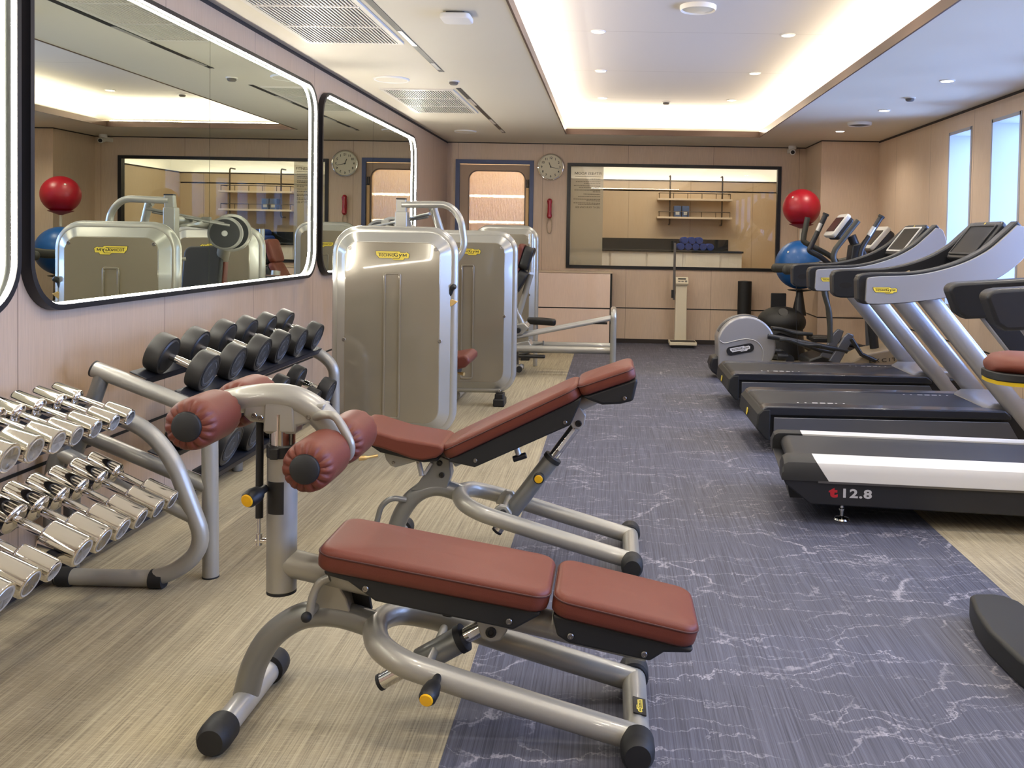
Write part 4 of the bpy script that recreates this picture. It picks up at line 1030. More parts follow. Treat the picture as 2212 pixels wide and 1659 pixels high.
m3.part('adjust_lever', G().tube([(-.8, Y - .05, .27), (-.66, Y - .05, .3)], .009, 10).cyl((-.66, Y - .05, .325), (-.66, Y - .05, .275), .008), M['tube_dark'])
m3.part('back_support', G().tube([(-.98, Y, .34), (-.8, Y, .98)], .03, 16, sx=.8).tube([(-.86, Y, .45), (-1.02, Y, .78)], .03, 14).cyl((-.8, Y - .03, 1.0), (-.8, Y - .03, 1.38), .028), M['tower_frame'])
m3.part('seat_post', G().tube([(-1.02, Y, .78), (-.95, Y, .95)], .028, 12), M['tower_frame'])
cushion_at(m3, 'back_pad', (-.885, Y, 1.155), (.13, 0, .42), (0, 1, 0), .24, .3, .06, M['leather'], .1)
cushion_at(m3, 'lower_pad', (-.955, Y, .935), (.25, 0, .42), (0, 1, 0), .24, .3, .06, M['leather'], .1)
m3.part('foot_peg', G().cyl((-.87, Y - .3, .075), (-.87, Y - .1, .075), .025), M['alloy'])
m3.part('foot_peg_cap', G().cyl((-.87, Y - .33, .075), (-.87, Y - .29, .075), .03), M['rubber'])
m3.part('floor_bar', G().cyl((-1.2, Y - .14, .075), (-.84, Y - .14, .075), .025), M['tube'])
m3.part('foot_block', G().box((-.99, Y + .05, .1), (.14, .2, .2)), M['black'], bevel=.01)
m3.part('pedal', G().box((-.76, Y - .18, .185), (.26, .07, .03)), M['ink'], bevel=.01)
m3.part('arm_rest', G().cushion(.3, .1, .07, .04, .025, .006, frame((-.72, Y + .45, .435), (1, 0, -.05), (0, 1, 0))), M['ink'])
m3.part('arm_post', G().tube([(-.78, Y + .45, .005), (-.78, Y + .45, .435)], .024, 12), M['alloy'])
# ------------------------------------------------------------------ treadmills
ARM_TOP = [(.66, 1.118), (.70, 1.138), (.99, 1.159), (1.227, 1.222), (1.404, 1.311), (1.52, 1.411), (1.59, 1.48)]
ARM_BOT = [(1.675, 1.37), (1.64, 1.28), (1.522, 1.174), (1.345, 1.077), (1.168, 1.019), (.90, .98), (.69, .968), (.655, .985)]
def outline(top, bot, n=5):
    c = lambda p: [(q.x, q.z) for q in catmull([(a, 0, b) for a, b in p], n)]
    return c(top) + c([top[-1], (1.64, 1.462), bot[0]])[1:-1] + c(bot)
def treadmill(label, loc, bezel):
    t = T('treadmill', label, 'treadmill', loc, 0, 'silver grey treadmills in a row', local=True)
    # deck
    t.part('deck_body', G().prism([(.0, .17), (.015, .262), (.05, .285), (1.95, .285), (1.98, .2), (1.95, .07), (.3, .06), (.08, .10)], .0, .70), M['charcoal'], bevel=.012)
    for s, (a, b) in (('near', (-.03, .095)), ('far', (.605, .73))):
        r = t.part('foot_rail', G().prism([(.02, .262), (.03, .29), (.06, .303), (1.56, .303), (1.6, .27), (1.6, .245), (.06, .245)], a, b), M['deckrail'], bevel=.01, seg=3)
    t.part('rear_cover', G().prism([(-.012, .16), (-.002, .25), (.03, .283), (.08, .285), (.08, .08), (.05, .09)], -.032, .732), M['shell'], bevel=.01, seg=3)
    for y in (-.034, .724):
        t.part('side_panel', G().prism([(.10, .232), (1.58, .232), (1.66, .1), (.2, .09), (.10, .13)], y, y + .01), M['silver_dark'], bevel=.003)
    bl = []
    for k in range(9):
        a = PI / 2 + PI * k / 8; bl.append((.062 + .036 * math.cos(a), .262 + .036 * math.sin(a)))
    bl = [(1.62, .2985)] + bl + [(1.62, .226)]
    t.part('running_belt', G().loft([[(x, .105, z), (x, .595, z)] for x, z in bl], closed=False, caps=False), M['belt'], ang=40)
    g = G()
    for x in (.28, 1.1):
        for k in range(7): g.b2((x + .05 * k, .545 if x > 1 else .14, .2987), (x + .05 * k + (.035 if k in (2, 3, 4) else .012), .56 if x > 1 else .155, .2992))
    t.part('belt_marks', g, M['white'])
    t.part('motor_hood', G().prism([(1.47, .298), (1.53, .335), (1.8, .335), (1.97, .27), (1.98, .10), (1.5, .25)], .06, .64), M['silver'], bevel=.012, seg=3)
    t.part('rear_emblem', G().prism([(-.02, -.02), (.012, -.024), (.024, -.006), (.02, .018), (-.008, .024), (-.024, .008)], 0, .004, 'z', frame((-.0115, .35, .2), (0, -1, 0), (.12, 0, 1))), M['badge'])
    for x in (.2, 1.8):
        for y in (.06, .64): t.part('levelling_foot', G().cyl((x, y, 0), (x, y, .075), .022), M['rubber'])
    # uprights
    for y in (.02, .68):
        d = Vector((.68, 0, -.81)).normalized()
        t.part('upright', G().tube([(1.03, y, 1.05), (1.80, y, .13)], .064, 24, sx=1.0, sy=.6), M['silver'], ang=50)
    # arms: black inner body, silver outer panel
    big = outline([(.605, 1.12), (.66, 1.158), (.99, 1.178), (1.227, 1.24), (1.404, 1.332), (1.52, 1.434), (1.60, 1.51)], [(1.69, 1.37), (1.652, 1.276), (1.528, 1.166), (1.348, 1.07), (1.17, 1.013), (.90, .974), (.67, .962), (.612, .99)])
    sm = outline(ARM_TOP, ARM_BOT)
    for y0, y1, o0, o1 in ((-.02, .075, -.046, -.02), (.625, .72, .72, .746)):
        a = t.part('side_arm', G().prism(big, y0, y1), M['charcoal'], bevel=.016, seg=3, ang=40)
        p = t.part('arm_panel', G().prism(sm, o0, o1), M['silver'], a, bevel=.008, seg=3, ang=40)
    t.part('hand_grip_recess', G().add([(.7 + .045 * math.cos(2 * PI * k / 20), .624, 1.05 + .022 * math.sin(2 * PI * k / 20)) for k in range(20)], [tuple(range(20))]), M['ink'])
    badge(t, frame((.775, -.0465, 1.055), (1, 0, .02), (0, 0, 1)), .15, M['badge'], M['ink'])
    # dash, crossbar, console
    t.part('dash', G().prism([(1.12, 1.09), (1.2, 1.14), (1.36, 1.17), (1.47, 1.24), (1.64, 1.44), (1.66, 1.38), (1.5, 1.15), (1.3, 1.06)], .06, .64), M['charcoal'], bevel=.012, seg=3)
    cb = t.part('crossbar', G().tube(fillet([(1.02, .06, 1.10), (1.1, .16, 1.125), (1.1, .54, 1.125), (1.02, .64, 1.10)], .06), .024, 14), M['charcoal'])
    t.part('safety_key', G().tube([(1.33, .14, 1.19), (1.38, .13, 1.2)], .012, 10), M['redt'], cb)
    for y in (.2, .5):
        t.part('grip_button', G().lathe([(.014, 0), (.016, .018), (.013, .024), (.001, .025)], (1.1, y, 1.14), (-.4, 0, 1), 16), M['gold'], cb)
    t.part('sensor_strip', G().b2((1.085, .26, 1.147), (1.125, .32, 1.151)).b2((1.085, .38, 1.147), (1.125, .44, 1.151)), M['alloy'], cb)
    u, v = V(0, -1, 0), V(.145, 0, .19)
    m = frame((1.505, .35, 1.362), u, v)
    c = t.part('console', G().add([m @ Vector(p) for p in G().cushion(.5, .315, .04, .04, .012, .004).v], G().cushion(.5, .315, .04, .04, .012, .004).f), M['charcoal'], ang=50)
    ring = G().ringprism([(x, y - .005) for x, y in rrect(.43, .255, .014, 4)], [(x, y - .005) for x, y in rrect(.395, .222, .008, 4)], .04, .052, m)
    t.part('console_bezel', ring, bezel, c, bevel=.003)
    t.part('console_screen', G().prism([(x, y - .005) for x, y in rrect(.4, .225, .008, 4)], .04, .0465, 'z', m), M['screen'], c)
    t.part('console_emblem', G().lathe([(.009, .045), (.009, .047), (.001, .047)], m @ Vector((0, .133, 0)), m.to_3x3() @ Vector((0, 0, 1)), 16), M['badge'], c)
    return t
treadmill('silver grey treadmill with black console, middle one of the three treadmills', (.95, 5.75, 0), M['charcoal'])
tb = treadmill('silver grey treadmill with a pale rimmed console, farthest of the three treadmills', (.95, 7.17, 0), M['whitepl'])
g = G().tube([(.66, .7, 1.0), (.665, .71, .7), (.7, .72, .32)], .0022, 5); tb.part('safety_cord', g, M['ink'])

# ---- nearest treadmill, other make: white strips along the deck
td = T('white_striped_treadmill', 'black treadmill with white deck strips and t12.8 lettering, nearest of the three treadmills', 'treadmill', (.834, 4.3, 0), -.1, local=True)
td.part('deck_body', G().prism([(.0, .225), (.02, .19), (.135, .10), (2.1, .085), (2.15, .12), (2.15, .22), (.1, .222)], 0, .74), M['charcoal'], bevel=.006)
for y0, y1 in ((-.006, .13), (.60, .736)):
    near = y0 < 0
    def prof(x): 
        q = [(y0, .212), (y0 + .004, .26), (y0 + .02, .295), (y0 + .05, .312), (y1 - .01, .316), (y1, .31), (y1, .212)] if near else [(y0, .212), (y0, .31), (y0 + .01, .316), (y1 - .05, .312), (y1 - .02, .295), (y1 - .004, .26), (y1, .212)]
        return [(x + (.07 * (1 - (z - .212) / .104) if x > .05 else 0), y, z) for y, z in q]
    td.part('deck_strip', G().loft([prof(.152), prof(2.1)]), M['whitepl'], ang=25)
    rc = [[(x, y, .212 + (z - .212) * s) for x, y, z in prof(.0)] for x, s in ((.0, .55), (.012, .85), (.03, .97))]
    rings = [[(x0, y, .212 + (z - .212) * s) for _, y, z in prof(0.)] for x0, s in ((.0, .6), (.01, .86), (.03, .98), (.06, 1.0))] + [[(p[0] - .002, p[1], p[2] + .001) for p in prof(.152)]]
    td.part('rear_cap', G().loft(rings), M['shell'], ang=30)
td.part('rear_roller_cover', G().prism([(.03, .2), (.05, .1), (.14, .1), (.14, .2)], .1, .64), M['shell'])
bl = [(2.0, .302)] + [(.085 + .042 * math.cos(PI / 2 + PI * k / 8), .26 + .042 * math.sin(PI / 2 + PI * k / 8)) for k in range(9)] + [(1.9, .218)]
td.part('running_belt', G().loft([[(x, .132, z), (x, .598, z)] for x, z in bl], closed=False, caps=False), M['belt'], ang=40)
td.part('deck_shoulder', G().prism([(.17, .205), (2.1, .205), (2.1, .215), (.17, .215)], -.008, .0), M['steel'])
m = frame((.33, -.0008, .142), (1, 0, 0), (0, 0, 1))
q = text_g('t', .064, .0008, .0035, 1.5); td.part('deck_lettering', G().add(q.v, q.f, m @ Matrix.Translation((-.088, 0, 0))), M['redt'])
q = text_g('12.8', .057, .0008, .0018, 1.35, space=1.12); td.part('deck_lettering', G().add(q.v, q.f, m @ Matrix.Translation((.018, 0, 0))), M['greyt'])
for x in (.3, 1.95):
    for y in (.1, .64): td.part('levelling_foot', G().lathe([(.036, 0), (.038, .006), (.034, .014), (.014, .018), (.009, .024), (.009, .05), (.015, .052), (.015, .06), (.009, .062), (.009, .11)], (x, y, 0), seg=24), M['chrome'])
for y in (.05, .66):
    a = td.part('upright', G().prism([(1.07, 1.0), (1.24, 1.02), (1.86, .25), (1.69, .22)], y, y + .035), M['charcoal'], bevel=.006)
    td.part('upright_edge', G().tube([(1.07, y + .017, 1.0), (1.69, y + .017, .22)], .016, 10).tube([(1.24, y + .017, 1.02), (1.86, y + .017, .25)], .016, 10), M['silver'], a)
for y in (-.02, .62):
    td.part('side_arm', G().prism([(.905, 1.11), (.925, 1.14), (.97, 1.15), (1.45, 1.19), (1.6, 1.24), (1.62, 1.15), (1.45, 1.06), (1.3, 1.02), (1.22, 1.0), (1.19, .975), (1.14, .965), (1.0, .955), (.955, .985)], y, y + .14), M['charcoal'], bevel=.024, seg=4)
    td.part('arm_top_pad', G().prism([(.96, 1.147), (1.45, 1.187), (1.44, 1.175), (.96, 1.135)], y + .02, y + .12), M['olive'], bevel=.006)
td.part('console_body', G().prism([(1.5, 1.14), (1.68, 1.5), (1.76, 1.5), (1.75, 1.15), (1.6, 1.08)], .0, .74), M['charcoal'], bevel=.02, seg=3)
td.part('console_screen', G().box((0, 0, 0), (.45, .22, .012), frame((1.585, .37, 1.33), (0, -1, 0), (.18, 0, .36))), M['screen'])

# ------------------------------------------------------------------ elliptical trainer
te = T('elliptical_trainer', 'elliptical trainer with a big silver disc and bent handles behind the treadmills', 'elliptical trainer', (1.33, 8.95, 0))
def disc_outline(r, n=48): return [(1.33 + r * math.cos(2 * PI * k / n), .33 + r * math.sin(2 * PI * k / n)) for k in range(n)]
o = [(1.33 + .288 * math.cos(PI * k / 40 - PI * .35), .325 + .288 * math.sin(PI * k / 40 - PI * .35)) for k in range(52)] + [(1.058, .25), (1.062, .12), (1.1, .06), (1.3, .04)]
d = te.part('disc_cover', G().prism(o, 8.80, 9.1), M['silver'], bevel=.018, seg=3, ang=40)
te.part('cover_strip', G().tube([(1.33 + .29 * math.cos(a), 8.95, .325 + .29 * math.sin(a)) for a in [PI * (.36 + .5 * k / 20) for k in range(21)]], .05, 10, sx=.22, sy=1.), M['silver_dark'], d)
sw = catmull([(1.07, 8.797, .372), (1.12, 8.797, .35), (1.22, 8.797, .375), (1.33, 8.797, .395), (1.43, 8.797, .37), (1.49, 8.797, .29), (1.49, 8.797, .18), (1.45, 8.797, .10)], 6)
te.part('cover_line', G().tube(sw, .005, 8), M['alloy'], d)
m = frame((1.27, 8.796, .292), (1, 0, .21), (-.21, 0, 1))
te.part('badge_pill', G().prism(rrect(.27, .085, .042, 8), 0, .006, 'z', m), M['charcoal'], d)
badge(te, m @ Matrix.Translation((0, .003, .006)), .2, M['badge_white'], M['ink'])
te.part('rear_bumper', G().prism([(.98, .13), (1.0, .2), (1.07, .215), (1.16, .17), (1.2, .1), (1.18, .02), (1.08, .01), (1.0, .06)], 8.83, 9.07), M['charcoal'], bevel=.02, seg=3)
te.part('base_rail', G().tube([(1.3, 8.95, .045), (2.7, 8.95, .045)], .04, 14), M['black'])
for y, dz, lab in ((8.76, 0, 0), (9.14, .07, 1)):
    te.part('pedal_arm', G().tube([(1.53, y, .43 - dz), (1.72, y, .40), (2.12, y, .33 - dz), (2.3, y, .30 - dz)], .026, 12), M['charcoal'])
    p = te.part('pedal', G().cushion(.42, .15, .03, .05, .01, .0, frame((1.83, y, .36 + dz), (1, 0, -.16), (0, 1, 0))), M['black'], ang=50)
    te.part('pedal_rim', G().tube([(1.63 + .4 * k / 8, y - .07, .405 + dz - .06 * k / 8 + .01 * math.sin(k)) for k in range(9)], .018, 10), M['shell'], p)
    te.part('crank_roller', G().cyl((1.62, y - .03, .24), (1.72, y - .03, .24), .034).cyl((1.74, y - .06, .215), (1.74, y + .02, .215), .04), M['black'])
    te.part('lower_arm', G().tube(catmull([(2.2, y, 1.1), (2.06 + .1 * lab, y, .93), (2.12 + .08 * lab, y, .66), (2.13 + .1 * lab, y, .38)], 6), .026, 14), M['olive'])
    te.part('link_bracket', G().prism([(2.12, .2), (2.22, .17), (2.34, .40), (2.36, .46), (2.30, .48), (2.26, .44)], y - .02, y + .02), M['silver_dark'], bevel=.01)
g = te.part('front_cover', G().prism([(2.25, .07), (2.33, .20), (2.5, .29), (2.75, .34), (2.9, .30), (2.95, .15), (2.92, .02), (2.27, .02)], 8.72, 9.18), mat('beige moulded cover', rgb(138, 124, 102), .5), bevel=.02, seg=3)
q = text_g('EXCITE', .05, .0008, 0, 1.5, frame((2.66, 8.718, .21), (1, 0, .1), (0, 0, 1)), space=1.4); te.part('cover_lettering', q, M['ink'], g)
te.part('drive_link', G().tube([(2.32, 8.7, .43), (2.42, 8.7, .28), (2.56, 8.7, .22)], .022, 10), M['charcoal'])
te.part('mast', G().tube(fillet([(2.62, 8.95, .3), (2.5, 8.95, 1.1), (2.36, 8.95, 1.42)], .3), .045, 16), M['charcoal'])
te.part('mast_box', G().prism([(2.33, 1.1), (2.35, 1.33), (2.44, 1.35), (2.52, 1.2), (2.5, 1.06)], 8.85, 9.05), M['black'], bevel=.015)
# moving handles (outer) and fixed handles (inner)
hn = [((8.72), [(2.36, 1.565), (2.19, 1.34), (2.145, 1.27), (2.135, 1.2), (2.17, 1.12), (2.2, 1.08)], 'moving_handle'),
      ((9.2), [(1.98, 1.6), (1.945, 1.40), (1.955, 1.35), (2.03, 1.31), (2.22, 1.21), (2.34, 1.1)], 'moving_handle')]
for y, pts, nm in hn:
    te.part(nm, G().tube(catmull([(a, y, b) for a, b in pts], 6), .028, 14), M['olive'])
fx = [((9.1), [(2.135, 1.62), (2.07, 1.47), (2.0, 1.31), (1.99, 1.26), (2.1, 1.20), (2.25, 1.09), (2.4, 1.03)]), ((8.8), [(2.60, 1.6), (2.50, 1.43), (2.44, 1.325), (2.415, 1.24), (2.42, 1.14), (2.45, 1.05)])]
for y, pts in fx:
    h = te.part('fixed_handle', G().tube(catmull([(a, y, b) for a, b in pts], 6), .026, 14), M['charcoal'])
    a, b = Vector((pts[0][0], y, pts[0][1])), Vector((pts[1][0], y, pts[1][1]))
    te.part('pulse_sensor', G().tube([a.lerp(b, .55) + Vector((-.008, -.006, 0)), a.lerp(b, 1.05) + Vector((-.008, -.006, 0))], .024, 12), M['alloy'], h)
    te.part('grip_end', G().cyl(a, a + (a - b).normalized() * .02, .032), M['rubber'], h)
te.part('handle_cross', G().tube(fillet([(2.36, 8.7, 1.1), (2.44, 8.8, 1.06), (2.44, 9.1, 1.06), (2.36, 9.2, 1.1)], .06), .028, 12), M['black'])
m = frame((2.235, 8.95, 1.50), (0, -1, 0), (.17, 0, .23))
cs = G().cushion(.36, .27, .045, .03, .012, .003)
c = te.part('console', G().add([m @ Vector(p) for p in cs.v], cs.f), M['whitepl'], ang=50)
te.part('console_screen', G().prism(rrect(.3, .17, .008, 4), .04, .051, 'z', m), M['screen'], c)
te.part('console_back', G().cushion(.33, .25, .05, .03, .02, 0, m @ Matrix.Rotation(PI, 4, 'X')), M['charcoal'], c)

# ------------------------------------------------------------------ stepper behind it
ts = T('stepper', 'stepper with olive side rails and pale console in the corner behind the elliptical trainer', 'stepper', (2.5, 9.85, 0))
ts.part('base', G().prism([(2.1, .02), (2.12, .1), (2.4, .2), (2.9, .22), (2.98, .1), (2.98, .02)], 9.6, 10.1), M['charcoal'], bevel=.02)
ts.part('mast', G().tube([(2.85, 9.85, .2), (2.78, 9.85, 1.2)], .06, 16), M['silver_dark'])
for y, x0 in ((9.48, 1.83), (10.08, 1.82)):
    ts.part('side_rail', G().tube([(x0, y, 1.055), (2.1, y, 1.06), (2.4, y, 1.09), (2.72, y, 1.16)], .045, 14, sx=1.15, sy=.7).sphere((x0, y, 1.055), .046, 14, 8, (.9, .72, 1.12)), M['olive'], ang=50)
    ts.part('rail_sensor', G().box((2.36, y, 1.135), (.1, .05, .012)), M['alloy'])
    ts.part('step_pedal', G().box((2.35, 9.75 if y < 9.8 else 9.95, .3), (.35, .15, .05)), M['black'], bevel=.01)
    ts.part('pedal_link', G().tube([(2.45, 9.75 if y < 9.8 else 9.95, .29), (2.8, 9.75 if y < 9.8 else 9.95, .2)], .025, 10), M['charcoal'])
ts.part('rail_bridge', G().tube([(2.72, 9.48, 1.16), (2.78, 9.82, 1.2), (2.72, 10.08, 1.16)], .04, 12), M['charcoal'])
m = frame((2.86, 9.85, 1.385), (0, -1, 0), (.2, 0, .24))
cs = G().cushion(.5, .31, .05, .04, .012, .003)
c = ts.part('console', G().add([m @ Vector(p) for p in cs.v], cs.f), M['whitepl'], ang=50)
ts.part('console_screen', G().prism([(a, b - .01) for a, b in rrect(.43, .2, .008, 4)], .045, .056, 'z', m), M['screen'], c)
ts.part('console_back', G().cushion(.47, .29, .08, .04, .03, 0, m @ Matrix.Rotation(PI, 4, 'X')), M['charcoal'], c)
ts.part('console_neck', G().tube([(2.78, 9.85, 1.18), (2.9, 9.85, 1.34)], .04, 12), M['charcoal'])

# ------------------------------------------------------------------ exercise balls on their stand
BX, BY = 2.185, 10.49
st = T('ball_stand', 'black stand with a pole and domed base holding two exercise balls', 'ball stand', (BX, BY, 0))
st.part('base_dome', G().sphere((BX - .2, BY - .0, .42), 1, 36, 18, (.28, .28, .18)), M['shell'])
st.part('base_foot', G().lathe([(.26, 0), (.28, .02), (.25, .3), (.24, .4)], (BX - .2, BY, 0), seg=36), M['black'])
st.part('base_slot', G().lathe([(.06, 0), (.055, .006), (.001, .006)], (BX - .22, BY - .2, .545), (0, -.75, .7), 24), M['ink'])
st.part('back_plate', G().b2((BX - .31, BY + .1, .5), (BX - .13, BY + .12, .745)), M['shell'], bevel=.01)
st.part('lower_pole', G().tube([(BX - .0, BY, .5), (BX - .0, BY, .64), (BX + .005, BY, .80)], [.085, .06, .03], 16), M['ink'])
st.part('lower_cradle', G().lathe([(.02, -.02), (.13, -.004), (.14, .004), (.12, .006), (.02, 0)], (BX, BY, .79), seg=32), M['black'])
st.part('upper_pole', G().cyl((BX, BY, 1.372), (BX, BY, 1.52), .016), M['cream'])
st.part('upper_cradle', G().lathe([(.02, -.01), (.135, .034), (.14, .04), (.13, .042), (.02, .0)], (BX, BY, 1.515), seg=32), mat('dark red vinyl', rgb(150, 16, 44), .4))
st.part('hanging_cord', G().tube([(BX - .09, BY - .26, .9), (BX - .085, BY - .27, .55), (BX - .06, BY - .28, .42)], .003, 5), M['ink'])
def ball(name, c, r, m, label):
    t = T(name, label, 'exercise ball', (c[0], c[1], c[2] - r), 0, 'exercise balls')
    pr = [(r * math.sin(PI * i / 48), -r * math.cos(PI * i / 48)) for i in range(49)]
    pr = [(q * (1 + .0022 * (i % 2 if 12 < i < 36 else 0)), z) for i, (q, z) in enumerate(pr)]
    t.part('ball_skin', G().lathe(pr, c, (0, 0, 1), 64), m, ang=60)
    t.part('valve_plug', G().lathe([(.012, 0), (.012, .003), (.001, .004)], Vector(c) + Vector((-.6, -.6, .52)).normalized() * r, (-.6, -.6, .52), 16), M['whitepl'])
ball('exercise_ball', (BX, BY, 1.745), .215, M['redball'], 'red exercise ball on top of the stand')
ball('exercise_ball', (BX - .005, BY, 1.085), .282, M['blueball'], 'large blue exercise ball below the red one')

# ------------------------------------------------------------------ body scale and rolled mat
t = T('body_scale', 'cream column scale with a height rod in front of the interior window', 'scale', (.9, 11.45, 0))
t.part('platform', G().b2((.74, 11.2, .035), (1.08, 11.5, .075)), M['cream'], bevel=.006)
t.part('platform_mat', G().b2((.755, 11.215, .075), (1.065, 11.4, .08)), M['ink'])
t.part('platform_feet', G().b2((.78, 11.23, 0), (1.04, 11.47, .035)), M['black'])
t.part('column', G().prism([(.815, .075), (.965, .075), (.96, .80), (.82, .80)], 11.42, 11.52), M['cream'], bevel=.006)
h = t.part('display_head', G().prism([(11.4, .775), (11.385, .80), (11.44, .875), (11.53, .875), (11.53, .775)], .815, .975, 'x'), M['cream'], bevel=.004)
m = frame((.895, 11.412, .839), (1, 0, 0), (0, .055, .075))
t.part('display_window', G().box((0, .018, .002), (.1, .016, .004), m), M['ink'], h)
t.part('display_keys', G().box((-.035, -.02, .002), (.03, .016, .004), m).box((.005, -.02, .002), (.03, .016, .004), m).box((.05, -.018, .002), (.03, .024, .004), m), M['steel'], h)
r = t.part('height_rod', G().b2((.785, 11.455, .585), (.815, 11.48, 1.31)), M['steel'], bevel=.003)
t.part('rod_cap', G().box((.8, 11.467, 1.318), (.036, .032, .02)), M['ink'], r)
t.part('rod_clamp', G().box((.782, 11.462, .66), (.03, .04, .1)), M['black'], r)
r = .088
t = T('rolled_mat', 'black rolled mat standing upright against the back wall', 'mat', (1.70, 11.5, 0))
t.part('mat_body', G().lathe([(.02, 0), (r - .004, 0), (r, .004), (r - .002, .4), (r, .83), (r - .004, .838), (.02, .838)], (1.70, 11.5, 0), seg=36), M['rubber'])
t.part('mat_spiral', G().tube([(1.70 + (.02 + .0022 * k) * math.cos(k * .45), 11.5 + (.02 + .0022 * k) * math.sin(k * .45), .8385) for k in range(29)], .002, 4), M['charcoal'])

# ------------------------------------------------------------------ exercise bike at the right edge
tk = T('exercise_bike', 'exercise bike at the right edge, only its red brown saddle and black foot in view', 'exercise bike', (1.7, 3.0, 0))
def saddle_ring(x, w, zt, zb):
    return [(x, 2.95 + w * math.cos(a), (zt + zb) / 2 + (zt - zb) / 2 * math.sin(a) * (1 if math.sin(a) > 0 else .9)) for a in [2 * PI * k / 28 for k in range(28)]]
s = tk.part('saddle', G().loft([saddle_ring(*q) for q in ((1.232, .03, .965, .945), (1.24, .06, .985, .938), (1.265, .09, 1.002, .93), (1.31, .112, 1.008, .922), (1.37, .118, 1.006, .918), (1.44, .1, 1.0, .92), (1.52, .06, .996, .93), (1.58, .035, .99, .94), (1.61, .02, .98, .95))]), M['leather'], ang=70)
ol = [(1.228, 2.95), (1.236, 2.888), (1.265, 2.855), (1.31, 2.834), (1.37, 2.829), (1.44, 2.847), (1.52, 2.888), (1.6, 2.93), (1.6, 2.97), (1.52, 3.012), (1.44, 3.053), (1.37, 3.071), (1.31, 3.066), (1.265, 3.045), (1.236, 3.012)]
tk.part('saddle_base', G().prism(ol, .918, .945, 'z'), M['shell'], s, bevel=.004)
tk.part('saddle_stripe', G().prism([(1.35 + (x - 1.35) * .98, 2.95 + (y - 2.95) * .98) for x, y in ol], .906, .918, 'z'), M['seatstripe'], s)
tk.part('seat_post', G().tube([(1.46, 2.95, .91), (1.72, 2.95, .4)], .028, 14), M['steel'])
tk.part('frame', G().tube(fillet([(1.62, 2.95, .08), (1.72, 2.95, .42), (2.1, 2.95, .5), (2.3, 2.95, 1.1)], .15), .06, 16), M['silver_dark'])
tk.part('drive_cover', G().lathe([(.28, -.06), (.3, -.04), (.3, .04), (.28, .06), (.001, .06)], (1.95, 2.95, .36), (0, 1, 0), 40), M['charcoal'])
tk.part('handlebar', G().tube(fillet([(2.02, 2.72, 1.12), (2.28, 2.75, 1.15), (2.28, 3.15, 1.15), (2.02, 3.18, 1.12)], .08), .02, 12), M['charcoal'])
tk.part('console', G().box((2.36, 2.95, 1.26), (.05, .3, .22)), M['charcoal'], bevel=.015)
fo = [(1.315, 3.24), (1.335, 3.262), (1.41, 3.265), (1.445, 3.25), (1.475, 3.20), (1.485, 3.1), (1.485, 2.78), (1.475, 2.68), (1.44, 2.63), (1.40, 2.615), (1.345, 2.615), (1.30, 2.65), (1.272, 2.75), (1.262, 2.95), (1.28, 3.1)]
tk.part('rear_foot', G().prism(fo, 0, .088, 'z'), M['shell'], bevel=.014, seg=3)
tk.part('base_beam', G().tube([(1.47, 2.95, .045), (2.5, 2.95, .06)], .05, 14), M['silver_dark'])
tk.part('front_foot', G().box((2.5, 2.95, .035), (.14, .55, .07)), M['shell'], bevel=.014)
# ------------------------------------------------------------------ lamps and daylight
def area(name, loc, size, power, col, rot=None, to=None, spread=PI):
    l = bpy.data.lights.new(name, 'AREA'); l.shape = 'RECTANGLE'; l.size, l.size_y = size; l.energy = power; l.color = col; l.spread = spread
    o = bpy.data.objects.new(name, l); C.objects.link(o); o.location = loc
    if to is not None: o.rotation_euler = (Vector(to) - Vector(loc)).to_track_quat('-Z', 'Y').to_euler()
    if rot is not None: o.rotation_euler = rot
    return o
WARM = (1., .88, .72)
W = 26.
Ly, Lx = CY1 - CY0, CX1 - CX0
zc = ZC + .078
def strip(name, loc, along, up, L, p):
    o = area(name, loc, (L, .05), p, WARM)
    a = Vector(along).normalized(); n = Vector(up).normalized(); y = n.cross(a) * -1
    m = Matrix((a, (-n).cross(a), -n)).transposed()    # local z = -n so that the lamp shines along n
    o.rotation_euler = m.to_euler(); return o
strip('cove_lamp_left', (CX0 - .085, (CY0 + CY1) / 2, zc), (0, 1, 0), (.35, 0, 1), Ly, W * Ly * LK['cove'])
strip('cove_lamp_right', (CX1 + .085, (CY0 + CY1) / 2, zc), (0, 1, 0), (-.35, 0, 1), Ly, W * Ly * LK['cove'])
strip('cove_lamp_far', ((CX0 + CX1) / 2, CY1 + .085, zc), (1, 0, 0), (0, -.35, 1), Lx, W * Lx * LK['cove'])
strip('cove_lamp_near', ((CX0 + CX1) / 2, CY0 - .085, zc), (1, 0, 0), (0, .35, 1), Lx, W * Lx * LK['cove'])
def spot(name, loc, p, col=(1, .9, .76), ang=150, blend=.8, r=.04, to=None):
    l = bpy.data.lights.new(name, 'SPOT'); l.energy = p; l.color = col; l.spot_size = math.radians(ang); l.spot_blend = blend; l.shadow_soft_size = r
    o = bpy.data.objects.new(name, l); C.objects.link(o); o.location = loc
    return o
for k, (x, y, z) in enumerate(DL): spot('downlight_lamp', (x, y, z - .012), LK['down'])
for y in (5.16, 3.6, 2.03, .6, -1.2):
    for x, z in ((-.13, ZR), (1.272, ZR), (2.45, ZC)):
        if y < 0: z = ZC
        spot('downlight_lamp', (x, y, z - .012), LK['down'] * (1.0 if y < 4 else 1))
# daylight standing in each window opening
for a, b in WIN:
    area('window_daylight', (XR + .36, (a + b) / 2, (WZ0 + WZ1) / 2), (b - a, WZ1 - WZ0), LK['day'], (.30, .46, 1.), to=(XR - 1, (a + b) / 2, (WZ0 + WZ1) / 2))
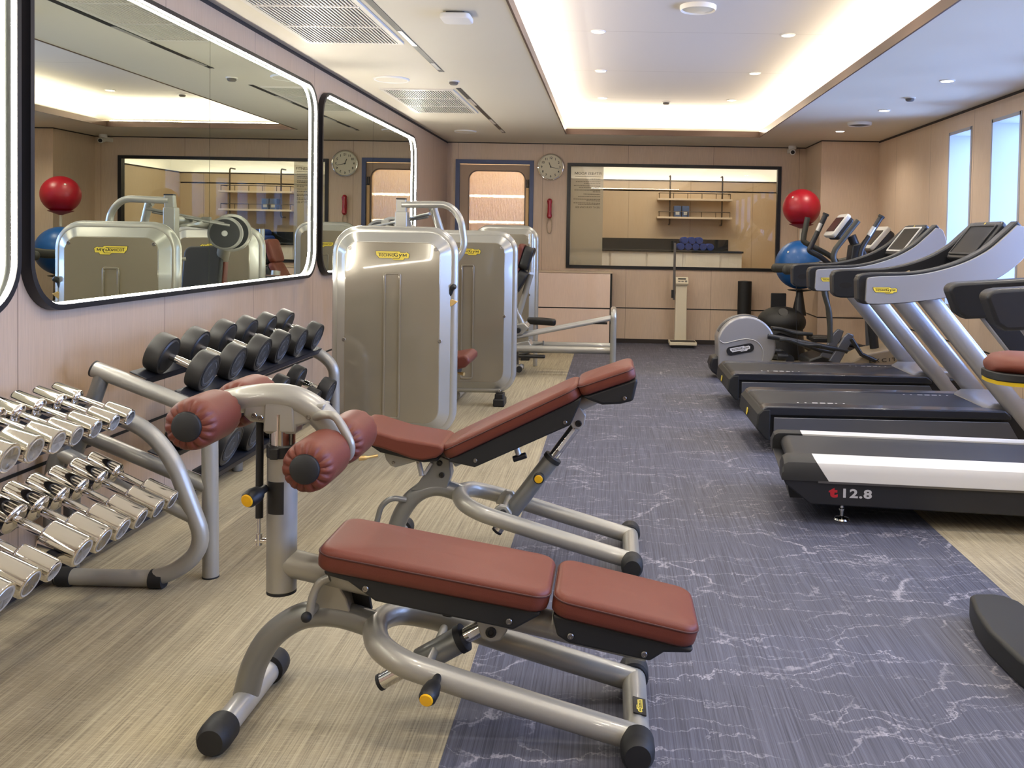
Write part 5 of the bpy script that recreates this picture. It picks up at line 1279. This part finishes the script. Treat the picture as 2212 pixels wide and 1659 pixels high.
# the next room and the passage
strip('beyond_cove_lamp', (.85, 14.38, 2.14), (1, 0, 0), (0, .1, 1), 3.3, LK['beyond'] * .5)
strip('beyond_cove_lamp', (2.73, 13.0, 2.14), (0, 1, 0), (.1, 0, 1), 2.4, LK['beyond'] * .35)
area('beyond_ceiling_lamp', (.8, 12.9, 2.9), (2., .6), LK['beyond'] * 1.5, (1, .87, .7), to=(.8, 12.9, 0))
area('passage_lamp', (-1.5, 12.3, 2.9), (1., .6), LK['beyond'] * 1.0, (1, .86, .68), to=(-1.5, 12.4, 0))
# open sky outside
w = bpy.data.worlds.new('daylight'); SC.world = w; w.use_nodes = True
w.node_tree.nodes['Background'].inputs[0].default_value = (.55, .72, 1, 1); w.node_tree.nodes['Background'].inputs[1].default_value = LK['sky']

# ------------------------------------------------------------------ camera
cam = bpy.data.cameras.new('camera'); co = bpy.data.objects.new('camera', cam); C.objects.link(co)
f, cx, cy = 1950., 1290., 575.
cam.sensor_fit = 'HORIZONTAL'; cam.sensor_width = 36; cam.lens = 36 * f / 2212
cam.shift_x = (1106 - cx) / 2212; cam.shift_y = (cy - 829.5) / 2212
Yd = Vector(((1322 - cx) / f, (515 - cy) / f, 1)).normalized()
Xd = Vector((1, .0185, 0)); Xd = (Xd - Yd * Xd.dot(Yd)).normalized()
Dn = Yd.cross(Xd)
if Dn.y < 0: Dn = -Dn
Zd = -Dn
# rows: image right, down, forward expressed in world axes
right = Vector((Xd.x, Yd.x, Zd.x)); down = Vector((Xd.y, Yd.y, Zd.y)); fwd = Vector((Xd.z, Yd.z, Zd.z))
m = Matrix((right, -down, -fwd)).transposed().to_4x4(); m.translation = (0, 0, 1.35)
co.matrix_world = m; cam.clip_start = .05; cam.clip_end = 100
SC.camera = co
SC.view_settings.view_transform = 'Standard'; SC.view_settings.look = 'None'; SC.view_settings.gamma = 1; SC.view_settings.use_curve_mapping = False
SC.view_settings.exposure = LK['exp']
SC.cycles.max_bounces = 8; SC.cycles.diffuse_bounces = 4; SC.cycles.glossy_bounces = 5; SC.cycles.transmission_bounces = 6; SC.cycles.transparent_max_bounces = 8
SC.cycles.caustics_reflective = False; SC.cycles.caustics_refractive = False; SC.cycles.sample_clamp_indirect = 6
SC.cycles.use_denoising = True
